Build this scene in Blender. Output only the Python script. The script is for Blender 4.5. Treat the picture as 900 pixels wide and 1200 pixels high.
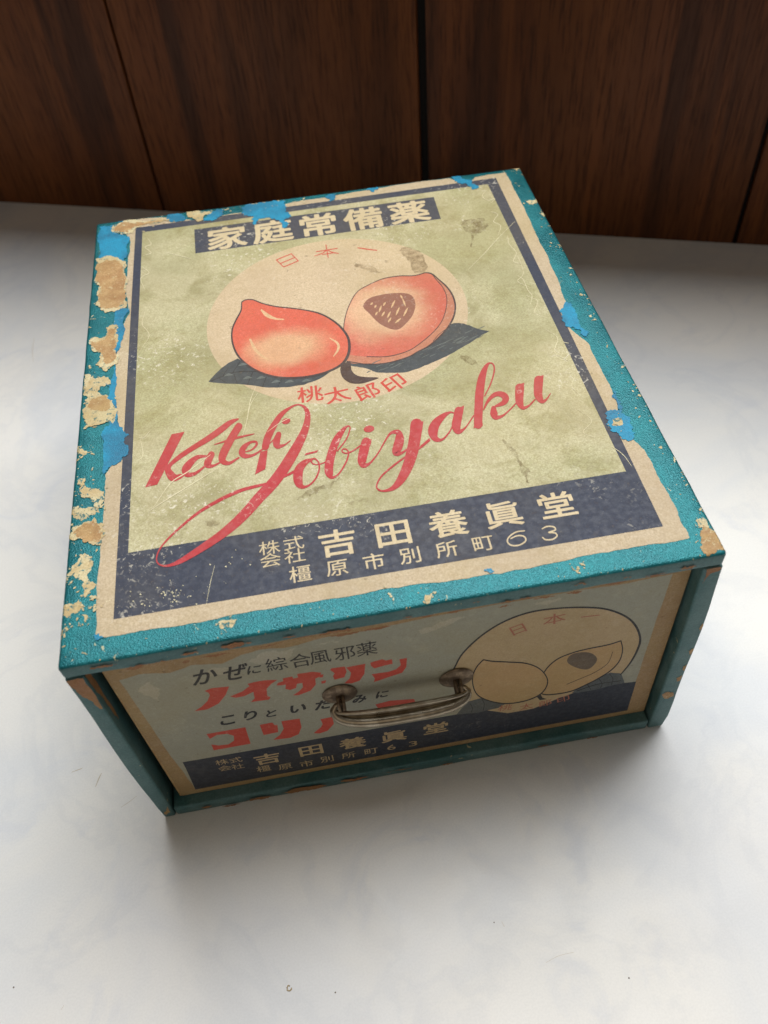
import bpy, bmesh, math, random
from mathutils import Vector, Matrix, noise
from mathutils.geometry import tessellate_polygon
from math import radians, sin, cos, pi

for o in list(bpy.data.objects): bpy.data.objects.remove(o)
scn = bpy.context.scene
col = scn.collection
MM = 0.001

# ------------------------------------------------------------------ camera, light, exposure
cam_d = bpy.data.cameras.new('camera'); cam = bpy.data.objects.new('camera', cam_d); col.objects.link(cam)
cr = Vector((0.98474, -0.16326, -0.06034)); cd = Vector((-0.16381, -0.75214, -0.63831)); cf = Vector((0.05883, 0.63846, -0.76741))
M = Matrix((( cr.x, -cd.x, -cf.x), (cr.y, -cd.y, -cf.y), (cr.z, -cd.z, -cf.z))).to_4x4()
M.translation = Vector((93.62, -151.76, 361.51)) * MM
cam.matrix_world = M
cam_d.sensor_fit = 'VERTICAL'; cam_d.sensor_height = 36; cam_d.lens = 30.13
cam_d.clip_start = 0.01; cam_d.clip_end = 50
cam_d.dof.use_dof = True; cam_d.dof.focus_distance = 0.34; cam_d.dof.aperture_fstop = 13
scn.camera = cam

world = bpy.data.worlds.new('World'); scn.world = world; world.use_nodes = True
wbg = world.node_tree.nodes['Background']
wbg.inputs[0].default_value = (1.0, 0.90, 0.79, 1); wbg.inputs[1].default_value = 0.065

def area(name, loc, target, sx, sy, power, colour, spread=180):
    l = bpy.data.lights.new(name, 'AREA'); l.shape = 'RECTANGLE'; l.size = sx; l.size_y = sy
    l.energy = power; l.color = colour; l.spread = radians(spread)
    o = bpy.data.objects.new(name, l); col.objects.link(o)
    o.location = Vector(loc) * MM
    d = (Vector(target) - Vector(loc)); o.rotation_euler = d.to_track_quat('-Z', 'Y').to_euler()
    return o
# the window above the wood panelling, behind the box
WD = Vector((0.93518, -0.35417, 0)); WN = Vector((0.35417, 0.93518, 0)); WA = Vector((-135.8, 547.3, 0))
wc = WA + WD * 450 + Vector((0, 0, 1370)) - WN * 8
area('window_light', wc, wc - WN * 100 + Vector((0, 0, -32)), 1.15, 1.5, 36.5, (0.975, 0.985, 0.985))
# added warm fill on the box front, standing in for room bounce
area('room_bounce_fill', (-300, -1500, 1500), (100, 150, 50), 1.6, 1.2, 4.6, (1.0, 0.86, 0.68))

vs = scn.view_settings
vs.view_transform = 'Standard'; vs.look = 'None'; vs.gamma = 1; vs.use_curve_mapping = False; vs.exposure = 0
scn.render.engine = 'CYCLES'

# ------------------------------------------------------------------ helpers: colour, nodes
def lin(c):
    return tuple(((x/255)/12.92 if x/255 <= .04045 else ((x/255+.055)/1.055)**2.4) for x in c) + (1,)

class NT:
    def __init__(s, name):
        s.m = bpy.data.materials.new(name); s.m.use_nodes = True; s.t = s.m.node_tree
        s.b = s.t.nodes['Principled BSDF']; s.co = s.t.nodes.new('ShaderNodeTexCoord').outputs['Object']
    def n(s, ty, **kw):
        x = s.t.nodes.new(ty)
        for k, v in kw.items():
            if k.startswith('i_'):
                kk = k[2:]; kk = int(kk) if kk.isdigit() else kk.replace('_', ' ')
                s.put(x.inputs[kk], v)
            else: setattr(x, k, v)
        return x
    def put(s, sock, v):
        if isinstance(v, bpy.types.NodeSocket): s.t.links.new(v, sock)
        else: sock.default_value = v
    def noise(s, scale, detail=4, rough=.55, dist=0, vec=None, offs=None):
        v = vec or s.co
        if offs: v = s.n('ShaderNodeVectorMath', operation='ADD', i_0=v, i_1=offs).outputs[0]
        return s.n('ShaderNodeTexNoise', i_Vector=v, i_Scale=scale, i_Detail=detail, i_Roughness=rough, i_Distortion=dist).outputs['Fac']
    def ramp(s, f, a, b, lo=0, hi=1, smooth=True):
        return s.n('ShaderNodeMapRange', interpolation_type='SMOOTHSTEP' if smooth else 'LINEAR', i_0=f, i_1=a, i_2=b, i_3=lo, i_4=hi).outputs[0]
    def math(s, op, a, b=0): return s.n('ShaderNodeMath', operation=op, i_0=a, i_1=b).outputs[0]
    def mix(s, f, a, b, blend='MIX'):
        x = s.n('ShaderNodeMix', data_type='RGBA', blend_type=blend)
        s.put(x.inputs[0], f); s.put(x.inputs[6], a); s.put(x.inputs[7], b); return x.outputs[2]
    def bump(s, h, strength, dist):
        return s.n('ShaderNodeBump', i_Height=h, i_Strength=strength, i_Distance=dist).outputs[0]
    def sph(s, c, r0, r1, sc=(1, 1, 1)):   # soft blob at c (mm)
        v = s.n('ShaderNodeVectorMath', operation='SUBTRACT', i_0=s.co, i_1=tuple(x*MM for x in c)).outputs[0]
        v = s.n('ShaderNodeVectorMath', operation='MULTIPLY', i_0=v, i_1=sc).outputs[0]
        l = s.n('ShaderNodeVectorMath', operation='LENGTH', i_0=v).outputs['Value']
        return s.ramp(l, r0*MM, r1*MM, 1, 0)

PAPER = (205, 190, 160)
def aged(nt, base, front=False, abr=.5, speck=.5, paper=PAPER, stain=.5):
    """old printed paper: fibre speckle, foxing, white abrasions, yellowing"""
    c = base
    speck *= .85
    f1 = nt.noise(1700, 4, .7); fm = nt.noise(34, 4, .6, .3, offs=(.6, .2, .1)); f2 = nt.noise(420, 5, .6); f3 = nt.noise(28, 5, .6, .4); f4 = nt.noise(120, 6, .7, offs=(.3, .2, .7))
    c = nt.mix(nt.ramp(f3, .42, .68, 0, .42*stain), c, lin((168, 150, 92)), 'MIX')
    c = nt.mix(nt.ramp(f4, .52, .75, 0, .35*stain), c, lin((225, 212, 180)))
    c = nt.mix(nt.math('MULTIPLY', nt.ramp(f1, .3, .72, 0, 1), nt.ramp(fm, .3, .65, .45, 1)), nt.mix(min(1, speck*1.5), c, (.50, .43, .35, 1), 'MULTIPLY'), c)
    c = nt.mix(nt.ramp(f1, .62, .78, 0, .55*speck), c, lin((240, 230, 205)))
    c = nt.mix(nt.ramp(f2, .60, .74, 0, .45*speck), c, lin((150, 122, 84)))
    # fibres and creases of the old sheet
    fb = nt.noise(900, 3, .6, 2.5, vec=nt.n('ShaderNodeMapping', i_Vector=nt.co, i_Scale=(1, .25, .25)).outputs[0])
    c = nt.mix(nt.ramp(fb, .62, .72, 0, .3), c, lin((120, 104, 76)))
    c = nt.mix(nt.ramp(nt.noise(9, 3, .5, offs=(.1, .6, .3)), .45, .62, 0, .22*stain*2), c, lin((190, 168, 112)))
    sp = nt.noise(260, 2, .5, offs=(1.3, 0, .4))
    c = nt.mix(nt.ramp(sp, .72, .76, 0, .7*stain), c, lin((96, 74, 48)))
    # abrasions: clusters of small white chips
    big = nt.noise(26, 3, .5, offs=(.13, .51, .2)); fine = nt.noise(520, 5, .7, .6, offs=(.5, .1, 0))
    ab = nt.math('MULTIPLY', nt.ramp(big, .50, .68), nt.ramp(fine, .56, .64))
    c = nt.mix(nt.math('MULTIPLY', ab, abr), c, lin(paper if paper != PAPER else (228, 220, 200)))
    nt.b.inputs['Roughness'].default_value = .62
    nt.put(nt.b.inputs['Roughness'], nt.ramp(f2, .3, .7, .5, .72))
    nt.b.inputs['Specular IOR Level'].default_value = .35
    h = nt.math('ADD', nt.math('MULTIPLY', f1, .5), nt.math('ADD', f2, nt.math('MULTIPLY', ab, -.8)))
    nt.put(nt.b.inputs['Normal'], nt.bump(h, .35, .00012))
    nt.put(nt.b.inputs['Base Color'], c)
    return c

def print_mat(name, rgb, **kw):
    nt = NT(name); aged(nt, lin(rgb), **kw); return nt.m

MAT = {}
def mk(name, rgb, **kw): MAT[name] = print_mat(name, rgb, **kw)
mk('label_paper', (206, 188, 158), abr=.3, stain=.55)
mk('tan_margin', (176, 146, 104), abr=.1, stain=.6)
mk('ink_navy', (54, 60, 78), abr=.75, speck=.35, stain=.12)
mk('ink_navy_front', (50, 56, 70), abr=.15, speck=.3, stain=.1)
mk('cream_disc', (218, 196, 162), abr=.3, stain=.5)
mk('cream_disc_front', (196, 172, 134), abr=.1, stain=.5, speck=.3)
mk('cream_ink', (218, 200, 164), abr=.2, stain=.35, speck=.35)
mk('red_script', (188, 54, 60), abr=.5, stain=.12, speck=.32)
mk('red_small', (204, 72, 56), abr=.2, stain=.1, speck=.3)
mk('red_front', (204, 78, 62), abr=.1, stain=.1, speck=.25)
mk('red_faded', (178, 112, 88), abr=.1, stain=.1, speck=.25)
mk('ink_black', (40, 40, 46), abr=.12, stain=.1, speck=.3)
mk('ink_line', (72, 54, 52), abr=.2, stain=.1, speck=.3)
mk('leaf_dark', (66, 72, 76), abr=.2, stain=.1, speck=.4)
mk('leaf_line', (44, 44, 46), abr=.1, stain=.1)
mk('leaf_front', (92, 100, 104), abr=.05, stain=.2)
mk('stem_brown', (78, 56, 50), abr=.15, stain=.1)
mk('pit_brown', (150, 96, 78), abr=.2, stain=.15, speck=.4)
mk('pit_front', (112, 98, 86), abr=.05, stain=.2)
mk('peel', (202, 132, 104), abr=.3, stain=.25)
mk('highlight_print', (230, 190, 144), abr=.1, stain=.2)
mk('peach_front', (198, 164, 118), abr=.1, stain=.6, speck=.3)
mk('field_front', (164, 164, 148), abr=.12, stain=.4, speck=.25)
nt = NT('torn_cream')
hole = nt.ramp(nt.noise(430, 6, .75, .6, offs=(.2, .3, .9)), .555, .585)
tone = nt.mix(nt.ramp(nt.noise(120, 4, .6), .4, .62), lin((224, 212, 170)), lin((208, 186, 138)))
aged(nt, nt.mix(hole, tone, lin((30, 116, 126))), abr=.2, stain=.4, speck=.5); MAT['torn_cream'] = nt.m
nt = NT('board_tan')
tone = nt.mix(nt.ramp(nt.noise(150, 5, .65, .5), .38, .62), lin((204, 168, 116)), lin((182, 140, 92)))
aged(nt, nt.mix(nt.ramp(nt.noise(380, 6, .75, .6, offs=(.5, .3, .9)), .58, .62), tone, lin((214, 196, 150))), abr=.15, stain=.55, speck=.6); MAT['board_tan'] = nt.m
mk('board_brown', (168, 116, 76), abr=.1, stain=.5, speck=.6)
mk('scuff', (236, 228, 190), abr=.2, stain=.1, speck=.35)

# green field of the top label with water stains of their own shape
nt = NT('field_green')
c0 = lin((186, 184, 140))
def blotch(nt, c, cen, r0, r1, amt, rgb, sc=(1, 1, 0), jag=.5):
    v = nt.n('ShaderNodeVectorMath', operation='SUBTRACT', i_0=nt.co, i_1=(cen[0]*MM, cen[1]*MM, 0)).outputs[0]
    v = nt.n('ShaderNodeVectorMath', operation='MULTIPLY', i_0=v, i_1=sc).outputs[0]
    l = nt.n('ShaderNodeVectorMath', operation='LENGTH', i_0=v).outputs['Value']
    w = nt.noise(180, 4, .6, offs=(cen[0]*.01, 0, 0))
    l = nt.math('ADD', l, nt.math('MULTIPLY', nt.math('SUBTRACT', w, .5), r1*MM*jag*2))
    return nt.mix(nt.ramp(l, r0*MM, r1*MM, amt, 0), c, lin(rgb))
n5 = nt.noise(16, 3, .5, offs=(.2, .9, 0))
c0 = nt.mix(nt.ramp(n5, .42, .58), c0, lin((208, 203, 164)))
c0 = nt.mix(nt.ramp(nt.noise(48, 6, .68, .8, offs=(.7, .4, 0)), .46, .66, 0, .55), c0, lin((156, 152, 96)))
aged(nt, c0, abr=.7, stain=.3, speck=.62); MAT['field_green'] = nt.m

# airbrushed peach print: red rim, pale warm belly
def peach_mat(name, cen, r, sc, inner, outer, extra=None):
    nt = NT(name)
    v = nt.n('ShaderNodeVectorMath', operation='SUBTRACT', i_0=nt.co, i_1=(cen[0]*MM, cen[1]*MM, 0)).outputs[0]
    v = nt.n('ShaderNodeVectorMath', operation='MULTIPLY', i_0=v, i_1=(sc[0], sc[1], 0)).outputs[0]
    l = nt.n('ShaderNodeVectorMath', operation='LENGTH', i_0=v).outputs['Value']
    l = nt.math('ADD', l, nt.math('MULTIPLY', nt.math('SUBTRACT', nt.noise(90, 4, .6), .5), r*MM*.5))
    c = nt.mix(nt.ramp(l, r*MM*.35, r*MM, 0, 1), lin(inner), lin(outer))
    if extra: c = blotch(nt, c, *extra)
    aged(nt, c, abr=.25, stain=.3, speck=.45); return nt.m
MAT['peach_print'] = peach_mat('peach_print', (85.5, 140), 19, (.8, 1.15), (228, 178, 136), (222, 104, 78))
MAT['flesh_print'] = peach_mat('flesh_print', (129, 156), 26, (1.0, .9), (230, 186, 148), (214, 104, 84))

# teal foil-like cover paper
def teal(name, rgb, rgb2, rough=.38, metal=.35, bumps=.5):
    nt = NT(name)
    f1 = nt.noise(1250, 4, .7, .5); f2 = nt.noise(60, 4, .6); f3 = nt.noise(2600, 2, .5)
    vor = nt.n('ShaderNodeTexVoronoi', i_Vector=nt.co, i_Scale=1700, feature='F1').outputs['Distance']
    c = nt.mix(nt.ramp(f2, .35, .65), lin(rgb), lin(rgb2))
    c = nt.mix(nt.ramp(f1, .35, .7), nt.mix(.38, c, (.25, .32, .35, 1), 'MULTIPLY'), c)
    chip = nt.math('MULTIPLY', nt.ramp(nt.noise(240, 4, .6, .5, offs=(.9, .3, .1)), .66, .69), nt.ramp(nt.noise(34, 2, .5, offs=(.4, .4, .4)), .46, .6))
    c = nt.mix(nt.math('MULTIPLY', chip, .8), c, lin((205, 195, 150)))
    nt.put(nt.b.inputs['Base Color'], c)
    nt.put(nt.b.inputs['Metallic'], nt.math('MULTIPLY', nt.math('SUBTRACT', 1, chip), metal))
    nt.put(nt.b.inputs['Roughness'], nt.ramp(f2, .3, .7, rough-.05, rough+.1))
    h = nt.math('ADD', nt.math('MULTIPLY', vor, .5), nt.math('ADD', f1, nt.math('MULTIPLY', f3, .3)))
    nt.put(nt.b.inputs['Normal'], nt.bump(h, bumps, .00028))
    return nt.m
MAT['teal_paper'] = teal('teal_paper', (12, 106, 113), (26, 124, 130), .33, .4, .75)
MAT['teal_paper_side'] = teal('teal_paper_side', (64, 110, 112), (98, 132, 132), .55, .08, .3)
MAT['cyan_paper'] = teal('cyan_paper', (0, 112, 146), (4, 146, 184), .5, .1, .5)

# dulled metal of the pull
nt = NT('dull_metal')
c = nt.mix(nt.ramp(nt.noise(160, 4, .6), .38, .66), lin((142, 130, 112)), lin((178, 168, 150)))
nt.put(nt.b.inputs['Base Color'], c); nt.b.inputs['Metallic'].default_value = .85
nt.put(nt.b.inputs['Roughness'], nt.ramp(nt.noise(90, 3, .5), .35, .7, .27, .36))
nt.put(nt.b.inputs['Normal'], nt.bump(nt.noise(300, 2, .5), .12, .0001)); MAT['dull_metal'] = nt.m
nt = NT('dark_metal')
c = nt.mix(nt.ramp(nt.noise(420, 5, .6), .4, .65), lin((104, 88, 72)), lin((144, 126, 104)))
nt.put(nt.b.inputs['Base Color'], c); nt.b.inputs['Metallic'].default_value = .75
nt.b.inputs['Roughness'].default_value = .48
nt.put(nt.b.inputs['Normal'], nt.bump(nt.noise(700, 3, .6), .25, .0003)); MAT['dark_metal'] = nt.m

# pale table top with cloudy marbling
nt = NT('marbled_tabletop')
w1 = nt.noise(7, 5, .55, .8); w2 = nt.noise(22, 6, .6, 1.2, offs=(.4, .1, 0)); w3 = nt.noise(3, 2, .5)
c = nt.mix(nt.ramp(w1, .4, .66), lin((238, 236, 231)), lin((224, 226, 228)))
c = nt.mix(nt.ramp(w2, .55, .72, 0, .4), c, lin((210, 214, 222)))
c = nt.mix(nt.ramp(w3, .5, .62, 0, .15), c, lin((236, 225, 215)))
vein = nt.math('ABSOLUTE', nt.math('SUBTRACT', nt.noise(14, 5, .6, .6, offs=(.8, .3, 0)), .5))
c = nt.mix(nt.ramp(vein, 0, .05, .10, 0), c, lin((180, 186, 198)))
dots = nt.noise(150, 1, .5, offs=(.31, .77, 0))
c = nt.mix(nt.ramp(dots, .82, .85, 0, .6), c, lin((110, 96, 84)))
c = nt.mix(nt.ramp(nt.noise(1200, 2, .5), .3, .7, .0, .07), c, lin((150, 150, 150)))
nt.put(nt.b.inputs['Base Color'], c)
nt.put(nt.b.inputs['Roughness'], nt.ramp(w2, .3, .7, .33, .46)); nt.b.inputs['Specular IOR Level'].default_value = .4
nt.put(nt.b.inputs['Normal'], nt.bump(nt.noise(30, 4, .5), .06, .002)); MAT['tabletop'] = nt.m
MAT['speck_dark'] = NT('speck_dark').m; MAT['speck_dark'].node_tree.nodes['Principled BSDF'].inputs[0].default_value = lin((100, 84, 70))
MAT['speck_tan'] = NT('speck_tan').m; MAT['speck_tan'].node_tree.nodes['Principled BSDF'].inputs[0].default_value = lin((186, 166, 130))

# dark brown veneer; object space x along the wall, z up
nt = NT('dark_wood')
mp = nt.n('ShaderNodeMapping', i_Vector=nt.co, i_Scale=(1, 1, .06)).outputs[0]
rnd = nt.n('ShaderNodeObjectInfo').outputs['Random']
off = nt.n('ShaderNodeCombineXYZ', i_0=nt.math('MULTIPLY', rnd, 7.3), i_1=nt.math('MULTIPLY', rnd, 3.1)).outputs[0]
mv = nt.n('ShaderNodeVectorMath', operation='ADD', i_0=mp, i_1=off).outputs[0]
g1 = nt.noise(48, 5, .55, .7, vec=mv); g2 = nt.noise(520, 6, .7, .2, vec=mv); g3 = nt.noise(16, 3, .5, .4, vec=mv)
c = nt.mix(nt.ramp(g1, .35, .66), lin((114, 64, 32)), lin((76, 43, 24)))
c = nt.mix(nt.ramp(g3, .4, .62, 0, .6), c, lin((128, 75, 38)))
c = nt.mix(nt.ramp(g2, .46, .64, 0, .62), c, lin((50, 26, 14)))
nt.put(nt.b.inputs['Base Color'], c)
nt.put(nt.b.inputs['Roughness'], nt.ramp(g2, .3, .7, .42, .58)); nt.b.inputs['Specular IOR Level'].default_value = .22
nt.put(nt.b.inputs['Normal'], nt.bump(g2, .3, .0006)); MAT['dark_wood'] = nt.m
nt = NT('groove_black'); nt.b.inputs['Base Color'].default_value = lin((18, 12, 10)); nt.b.inputs['Roughness'].default_value = .8; MAT['groove'] = nt.m
nt = NT('wall_plaster')
nt.put(nt.b.inputs['Base Color'], nt.mix(nt.noise(8, 4, .6), lin((150, 140, 126)), lin((130, 120, 108)))); MAT['plaster'] = nt.m

# ------------------------------------------------------------------ helpers: meshes and objects
def link(name, me, mat, parent=None):
    o = bpy.data.objects.new(name, me); col.objects.link(o)
    if mat: me.materials.append(MAT[mat])
    if parent: o.parent = parent
    return o
def from_bm(name, bm, mat, parent=None, smooth=None):
    me = bpy.data.meshes.new(name); bm.normal_update()
    bm.to_mesh(me); bm.free()
    if smooth is not None:
        for p in me.polygons: p.use_smooth = True
        me.set_sharp_from_angle(angle=radians(smooth))
    return link(name, me, mat, parent)

def box_bm(x0, x1, y0, y1, z0, z1, bev=.6, seg=2, cuts=0, wob=0, seed=0):
    bm = bmesh.new()
    bmesh.ops.create_cube(bm, size=1)
    for v in bm.verts:
        v.co = Vector((x0 + (v.co.x+.5)*(x1-x0), y0 + (v.co.y+.5)*(y1-y0), z0 + (v.co.z+.5)*(z1-z0))) * MM
    if cuts:
        long = [e for e in bm.edges if e.calc_length() > 60*MM]
        bmesh.ops.subdivide_edges(bm, edges=long, cuts=cuts, use_grid_fill=True)
    if bev:
        sharp = [e for e in bm.edges if len(e.link_faces) == 2 and e.calc_face_angle(0) > .5]
        bmesh.ops.bevel(bm, geom=sharp, offset=bev*MM, segments=seg, profile=.5, affect='EDGES')
    if wob:
        for v in bm.verts:
            p = v.co / MM
            n_ = noise.noise_vector(Vector((p.x*.05+seed, p.y*.05, p.z*.05))) + .4*noise.noise_vector(Vector((p.x*.25+seed, p.y*.25, p.z*.25)))
            v.co += Vector((n_.x, n_.y, n_.z*.25)) * wob * MM
    return bm

def jag(pts, amp, depth, seed=0):
    """fractal roughening of a closed outline"""
    r = random.Random(seed); p = [Vector(q) for q in pts]
    for d in range(depth):
        q = []
        for i, a in enumerate(p):
            b = p[(i+1) % len(p)]; e = b - a
            if e.length < .5: q.append(a); continue
            n_ = Vector((-e.y, e.x)).normalized()
            q += [a, (a+b)/2 + n_ * r.uniform(-1, 1) * min(amp, e.length*.32)]
        p = q; amp *= .62
    return p
def smooth_closed(pts, k=6):
    P = [Vector(p) for p in pts]; n_ = len(P); out = []
    for i in range(n_):
        a, b, c_, d = P[i-1], P[i], P[(i+1) % n_], P[(i+2) % n_]
        for j in range(k):
            t = j/k
            out.append(.5*((2*b) + (c_-a)*t + (2*a-5*b+4*c_-d)*t*t + (3*b-a-3*c_+d)*t**3))
    return out
def smooth_open(pts, k=7):
    P = [Vector(p) for p in pts]; P = [2*P[0]-P[1]] + P + [2*P[-1]-P[-2]]; out = []
    for i in range(1, len(P)-2):
        a, b, c_, d = P[i-1], P[i], P[i+1], P[i+2]
        for j in range(k):
            t = j/k
            out.append(.5*((2*b) + (c_-a)*t + (2*a-5*b+4*c_-d)*t*t + (3*b-a-3*c_+d)*t**3))
    out.append(P[-2]); return out

# the artwork was traced on a sheet; these plane maps turn sheet units into mm on the lid / on the drawer front
HT = ((0.6506547432056379, 0.06012498222299289, -90.6446788543408), (-0.13067300235715562, -0.7536781800407933, 600.0724926981825), (0.00016735584827822102, 0.0017704299981141313, 1.0))
HF = ((0.1192849321614753, -0.08242093550734786, 55.204241680781436), (-0.05873365310514442, -0.31903118713543693, 313.0394343139741), (-0.00014002605128242342, -0.0006450985152012481, 1.0))
def hom(H, p):
    w = H[2][0]*p[0] + H[2][1]*p[1] + 1
    return Vector(((H[0][0]*p[0]+H[0][1]*p[1]+H[0][2])/w, (H[1][0]*p[0]+H[1][1]*p[1]+H[1][2])/w))
TOPZ, FRONTY = 129.03, 5.0
LS, INC = .42, .0007      # how far apart the thin printed layers lie
def edge_drop(x, y):
    t = max(0, min(1, y/259.5)); s_ = max(0, min(1, x/219.9))
    xl = -.2 - .8*t; xr = 219.9 - .8*t; yb = 259.5 + t*((1-s_)*2.1 - s_*2.2)
    x = max(xl+.12, min(xr-.12, x)); y = max(.12, min(yb-.12, y)); d = 0
    for e in (x-xl, xr-x, y, yb-y):
        if e < 1.3: d = max(d, 1.3 - math.sqrt(max(0, 1.69 - (1.3-e)**2)))
    return x, y, d
class Plane:
    def __init__(s, H, front): s.H = H; s.front = front
    def mm(s, p): return hom(s.H, p)
    def pos(s, q, lift):      # q in mm on the plane
        if s.front: return Vector((q.x, FRONTY - lift*LS, q.y))*MM
        x, y, d = edge_drop(q.x, q.y); return Vector((x, y, TOPZ + lift*LS - d))*MM
LID = Plane(HT, False); DRW = Plane(HF, True)
class Ink:
    """collects flat printed shapes of one colour on one plane into one thin mesh"""
    def __init__(s, plane, each=False, stuff=False):
        s.pl = plane; s.v = []; s.f = []; s.each = each; s.stuff = stuff; s.cuts = [(0, 0)]; s.k = 0; s.joined = False
    def cut(s):
        if s.cuts[-1] != (len(s.v), len(s.f)): s.cuts.append((len(s.v), len(s.f)))
    def poly_mm(s, pts, lift, own=True):
        if s.each and own: s.cut()
        s.k += 1; lift += INC*s.k
        base = len(s.v); s.v += [s.pl.pos(Vector(p), lift) for p in pts]
        for t in tessellate_polygon([[Vector((p[0], p[1], 0)) for p in pts]]):
            s.f.append([base+i for i in t])
    def poly(s, pts, lift, fr=None, sm=0, jg=None, seed=0):
        if fr: pts = [(fr[0]+p[0]*fr[2], fr[1]+p[1]*fr[2]) for p in pts]
        q = [s.pl.mm(p) for p in pts]
        if sm: q = smooth_closed(q, sm)
        if jg: q = jag(q, jg[0], jg[1], seed)
        s.poly_mm(q, lift); return q
    def stroke(s, pts, lift, fr=None, k=7):
        """pts (x, y, width) on the sheet; a ribbon of changing width"""
        if fr: pts = [(fr[0]+p[0]*fr[2], fr[1]+p[1]*fr[2], p[2]*fr[2]) for p in pts]
        P = smooth_open(pts, k); L = []; R_ = []
        for i, p in enumerate(P):
            a = P[max(0, i-1)]; b = P[min(len(P)-1, i+1)]
            d = Vector((b.x-a.x, b.y-a.y)); d = d.normalized() if d.length else Vector((1, 0))
            n_ = Vector((-d.y, d.x)) * max(p.z, .3)/2
            L.append(s.pl.mm((p.x+n_.x, p.y+n_.y))); R_.append(s.pl.mm((p.x-n_.x, p.y-n_.y)))
        if s.each: s.cut()
        s.k += 1; base = len(s.v); lift += INC*s.k; nL = len(L)
        for i, (a, b) in enumerate(zip(L, R_)): s.v += [s.pl.pos(a, lift+.0018*i/nL), s.pl.pos(b, lift+.0018*i/nL)]
        lift -= INC*s.k
        for i in range(len(P)-1): s.f.append([base+2*i, base+2*i+1, base+2*i+3, base+2*i+2])
        # round ends
        for e in (0, len(P)-1):
            c_ = P[e]; r = max(c_.z, .3)/2
            pts = [s.pl.mm((c_.x+r*cos(a*pi/6), c_.y+r*sin(a*pi/6))) for a in range(12)]
            s.poly_mm(pts, lift + (.0022 if e else .0004), False)
        s.k += 1
    def mesh(s, name, mat, parent):
        s.cut(); out = []
        for (v0, f0), (v1, f1) in zip(s.cuts, s.cuts[1:]):
            out.append(s._one(name, mat, parent, s.v[v0:v1], [[i-v0 for i in f] for f in s.f[f0:f1]]))
        if s.stuff: out[0]['kind'] = 'stuff'
        return out[0]
    def _one(s, name, mat, parent, vs_, fs_):
        me = bpy.data.meshes.new(name); me.from_pydata([tuple(v) for v in vs_], [], fs_)
        bm = bmesh.new(); bm.from_mesh(me)
        want = Vector((0, -1, 0)) if s.pl.front else Vector((0, 0, 1))
        bm.normal_update()
        for f in bm.faces:
            if f.normal.dot(want) < 0: f.normal_flip()
        bm.to_mesh(me); bm.free()
        return link(name, me, mat, parent)

# glyph outlines from Blender's own fallback font
_g = {}
def glyph(ch, bold):
    key = (ch, bold)
    if key in _g: return _g[key]
    cu = bpy.data.curves.new('t', 'FONT'); cu.body = ch; cu.offset = bold; cu.resolution_u = 3; cu.dimensions = '2D'; cu.fill_mode = 'FRONT'
    o = bpy.data.objects.new('t', cu); col.objects.link(o)
    dg = bpy.context.evaluated_depsgraph_get(); me = bpy.data.meshes.new_from_object(o.evaluated_get(dg))
    vv = [v.co.copy() for v in me.vertices]; ff = [list(p.vertices) for p in me.polygons]
    bpy.data.objects.remove(o); bpy.data.curves.remove(cu); bpy.data.meshes.remove(me)
    _g[key] = (vv, ff); return _g[key]
def em(ch='国'):
    vv, _ = glyph(ch, 0); xs = [v.x for v in vv]; ys = [v.y for v in vv]
    return min(xs), max(xs), min(ys), max(ys)
E0 = em()
def put_glyph(ink, ch, cx, cy, w, h, lift, bold=0, rot=0, fit=False, shear=0):
    vv, ff = glyph(ch, 0)
    if fit:
        xs = [v.x for v in vv]; ys = [v.y for v in vv]; b = (min(xs), max(xs), min(ys), max(ys))
    else: b = E0
    mx, my = (b[0]+b[1])/2, (b[2]+b[3])/2; sx, sy = w/(b[1]-b[0]), h/(b[3]-b[2])
    cr_, sr = cos(rot), sin(rot); ink.each = True; ink.cut()
    # heavy weights: the outline spread in a ring of thin copies
    n_ = 10 if bold else 1
    for j in range(n_):
        base = len(ink.v); ox, oy = (bold*w*cos(2*pi*j/n_)/.92, bold*h*sin(2*pi*j/n_)/.92) if bold else (0, 0)
        for v in vv:
            x, y = (v.x-mx)*sx, (v.y-my)*sy; x += shear*y + ox; y += oy
            ink.v.append(ink.pl.pos(Vector((cx + x*cr_ - y*sr, cy + x*sr + y*cr_)), lift + INC*j))
        ink.f += [[base+i for i in f] for f in ff]
def row(ink, s, p0, p1, w, h, lift, bold=0):
    a, b = ink.pl.mm(p0), ink.pl.mm(p1); n_ = len(s)
    for i, ch in enumerate(s):
        t = i/(n_-1); put_glyph(ink, ch, a.x+(b.x-a.x)*t, a.y+(b.y-a.y)*t, w*(.62 if ch.isdigit() else 1), h*(.9 if ch.isdigit() else 1), lift, bold, fit=ch.isdigit())
def ellipse(cx, cy, rx, ry, n_=90, a0=0, tilt=0):
    return [(cx+rx*cos(2*pi*i/n_)*cos(tilt)-ry*sin(2*pi*i/n_)*sin(tilt), cy+rx*cos(2*pi*i/n_)*sin(tilt)+ry*sin(2*pi*i/n_)*cos(tilt)) for i in range(n_)]

# ------------------------------------------------------------------ the setting
def setting(o): o['kind'] = 'structure'; return o
# table top: one slab whose back edge butts against the panelled wall
bm = bmesh.new()
p0 = WA - WD*900; p1 = WA + WD*1500
quad = [p0 - WN*1500, p1 - WN*1500, p1 - WN*.6, p0 - WN*.6]
vt = [bm.verts.new(Vector((p.x, p.y, 0))*MM) for p in quad]; vb = [bm.verts.new(Vector((p.x, p.y, -30))*MM) for p in quad]
bm.faces.new(vt); bm.faces.new(vb[::-1])
for i in range(4): bm.faces.new((vt[i], vb[i], vb[(i+1) % 4], vt[(i+1) % 4]))
bmesh.ops.recalc_face_normals(bm, faces=bm.faces)
table = setting(from_bm('tabletop', bm, 'tabletop'))
table['label'] = 'pale marbled white tabletop under the box'
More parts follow.
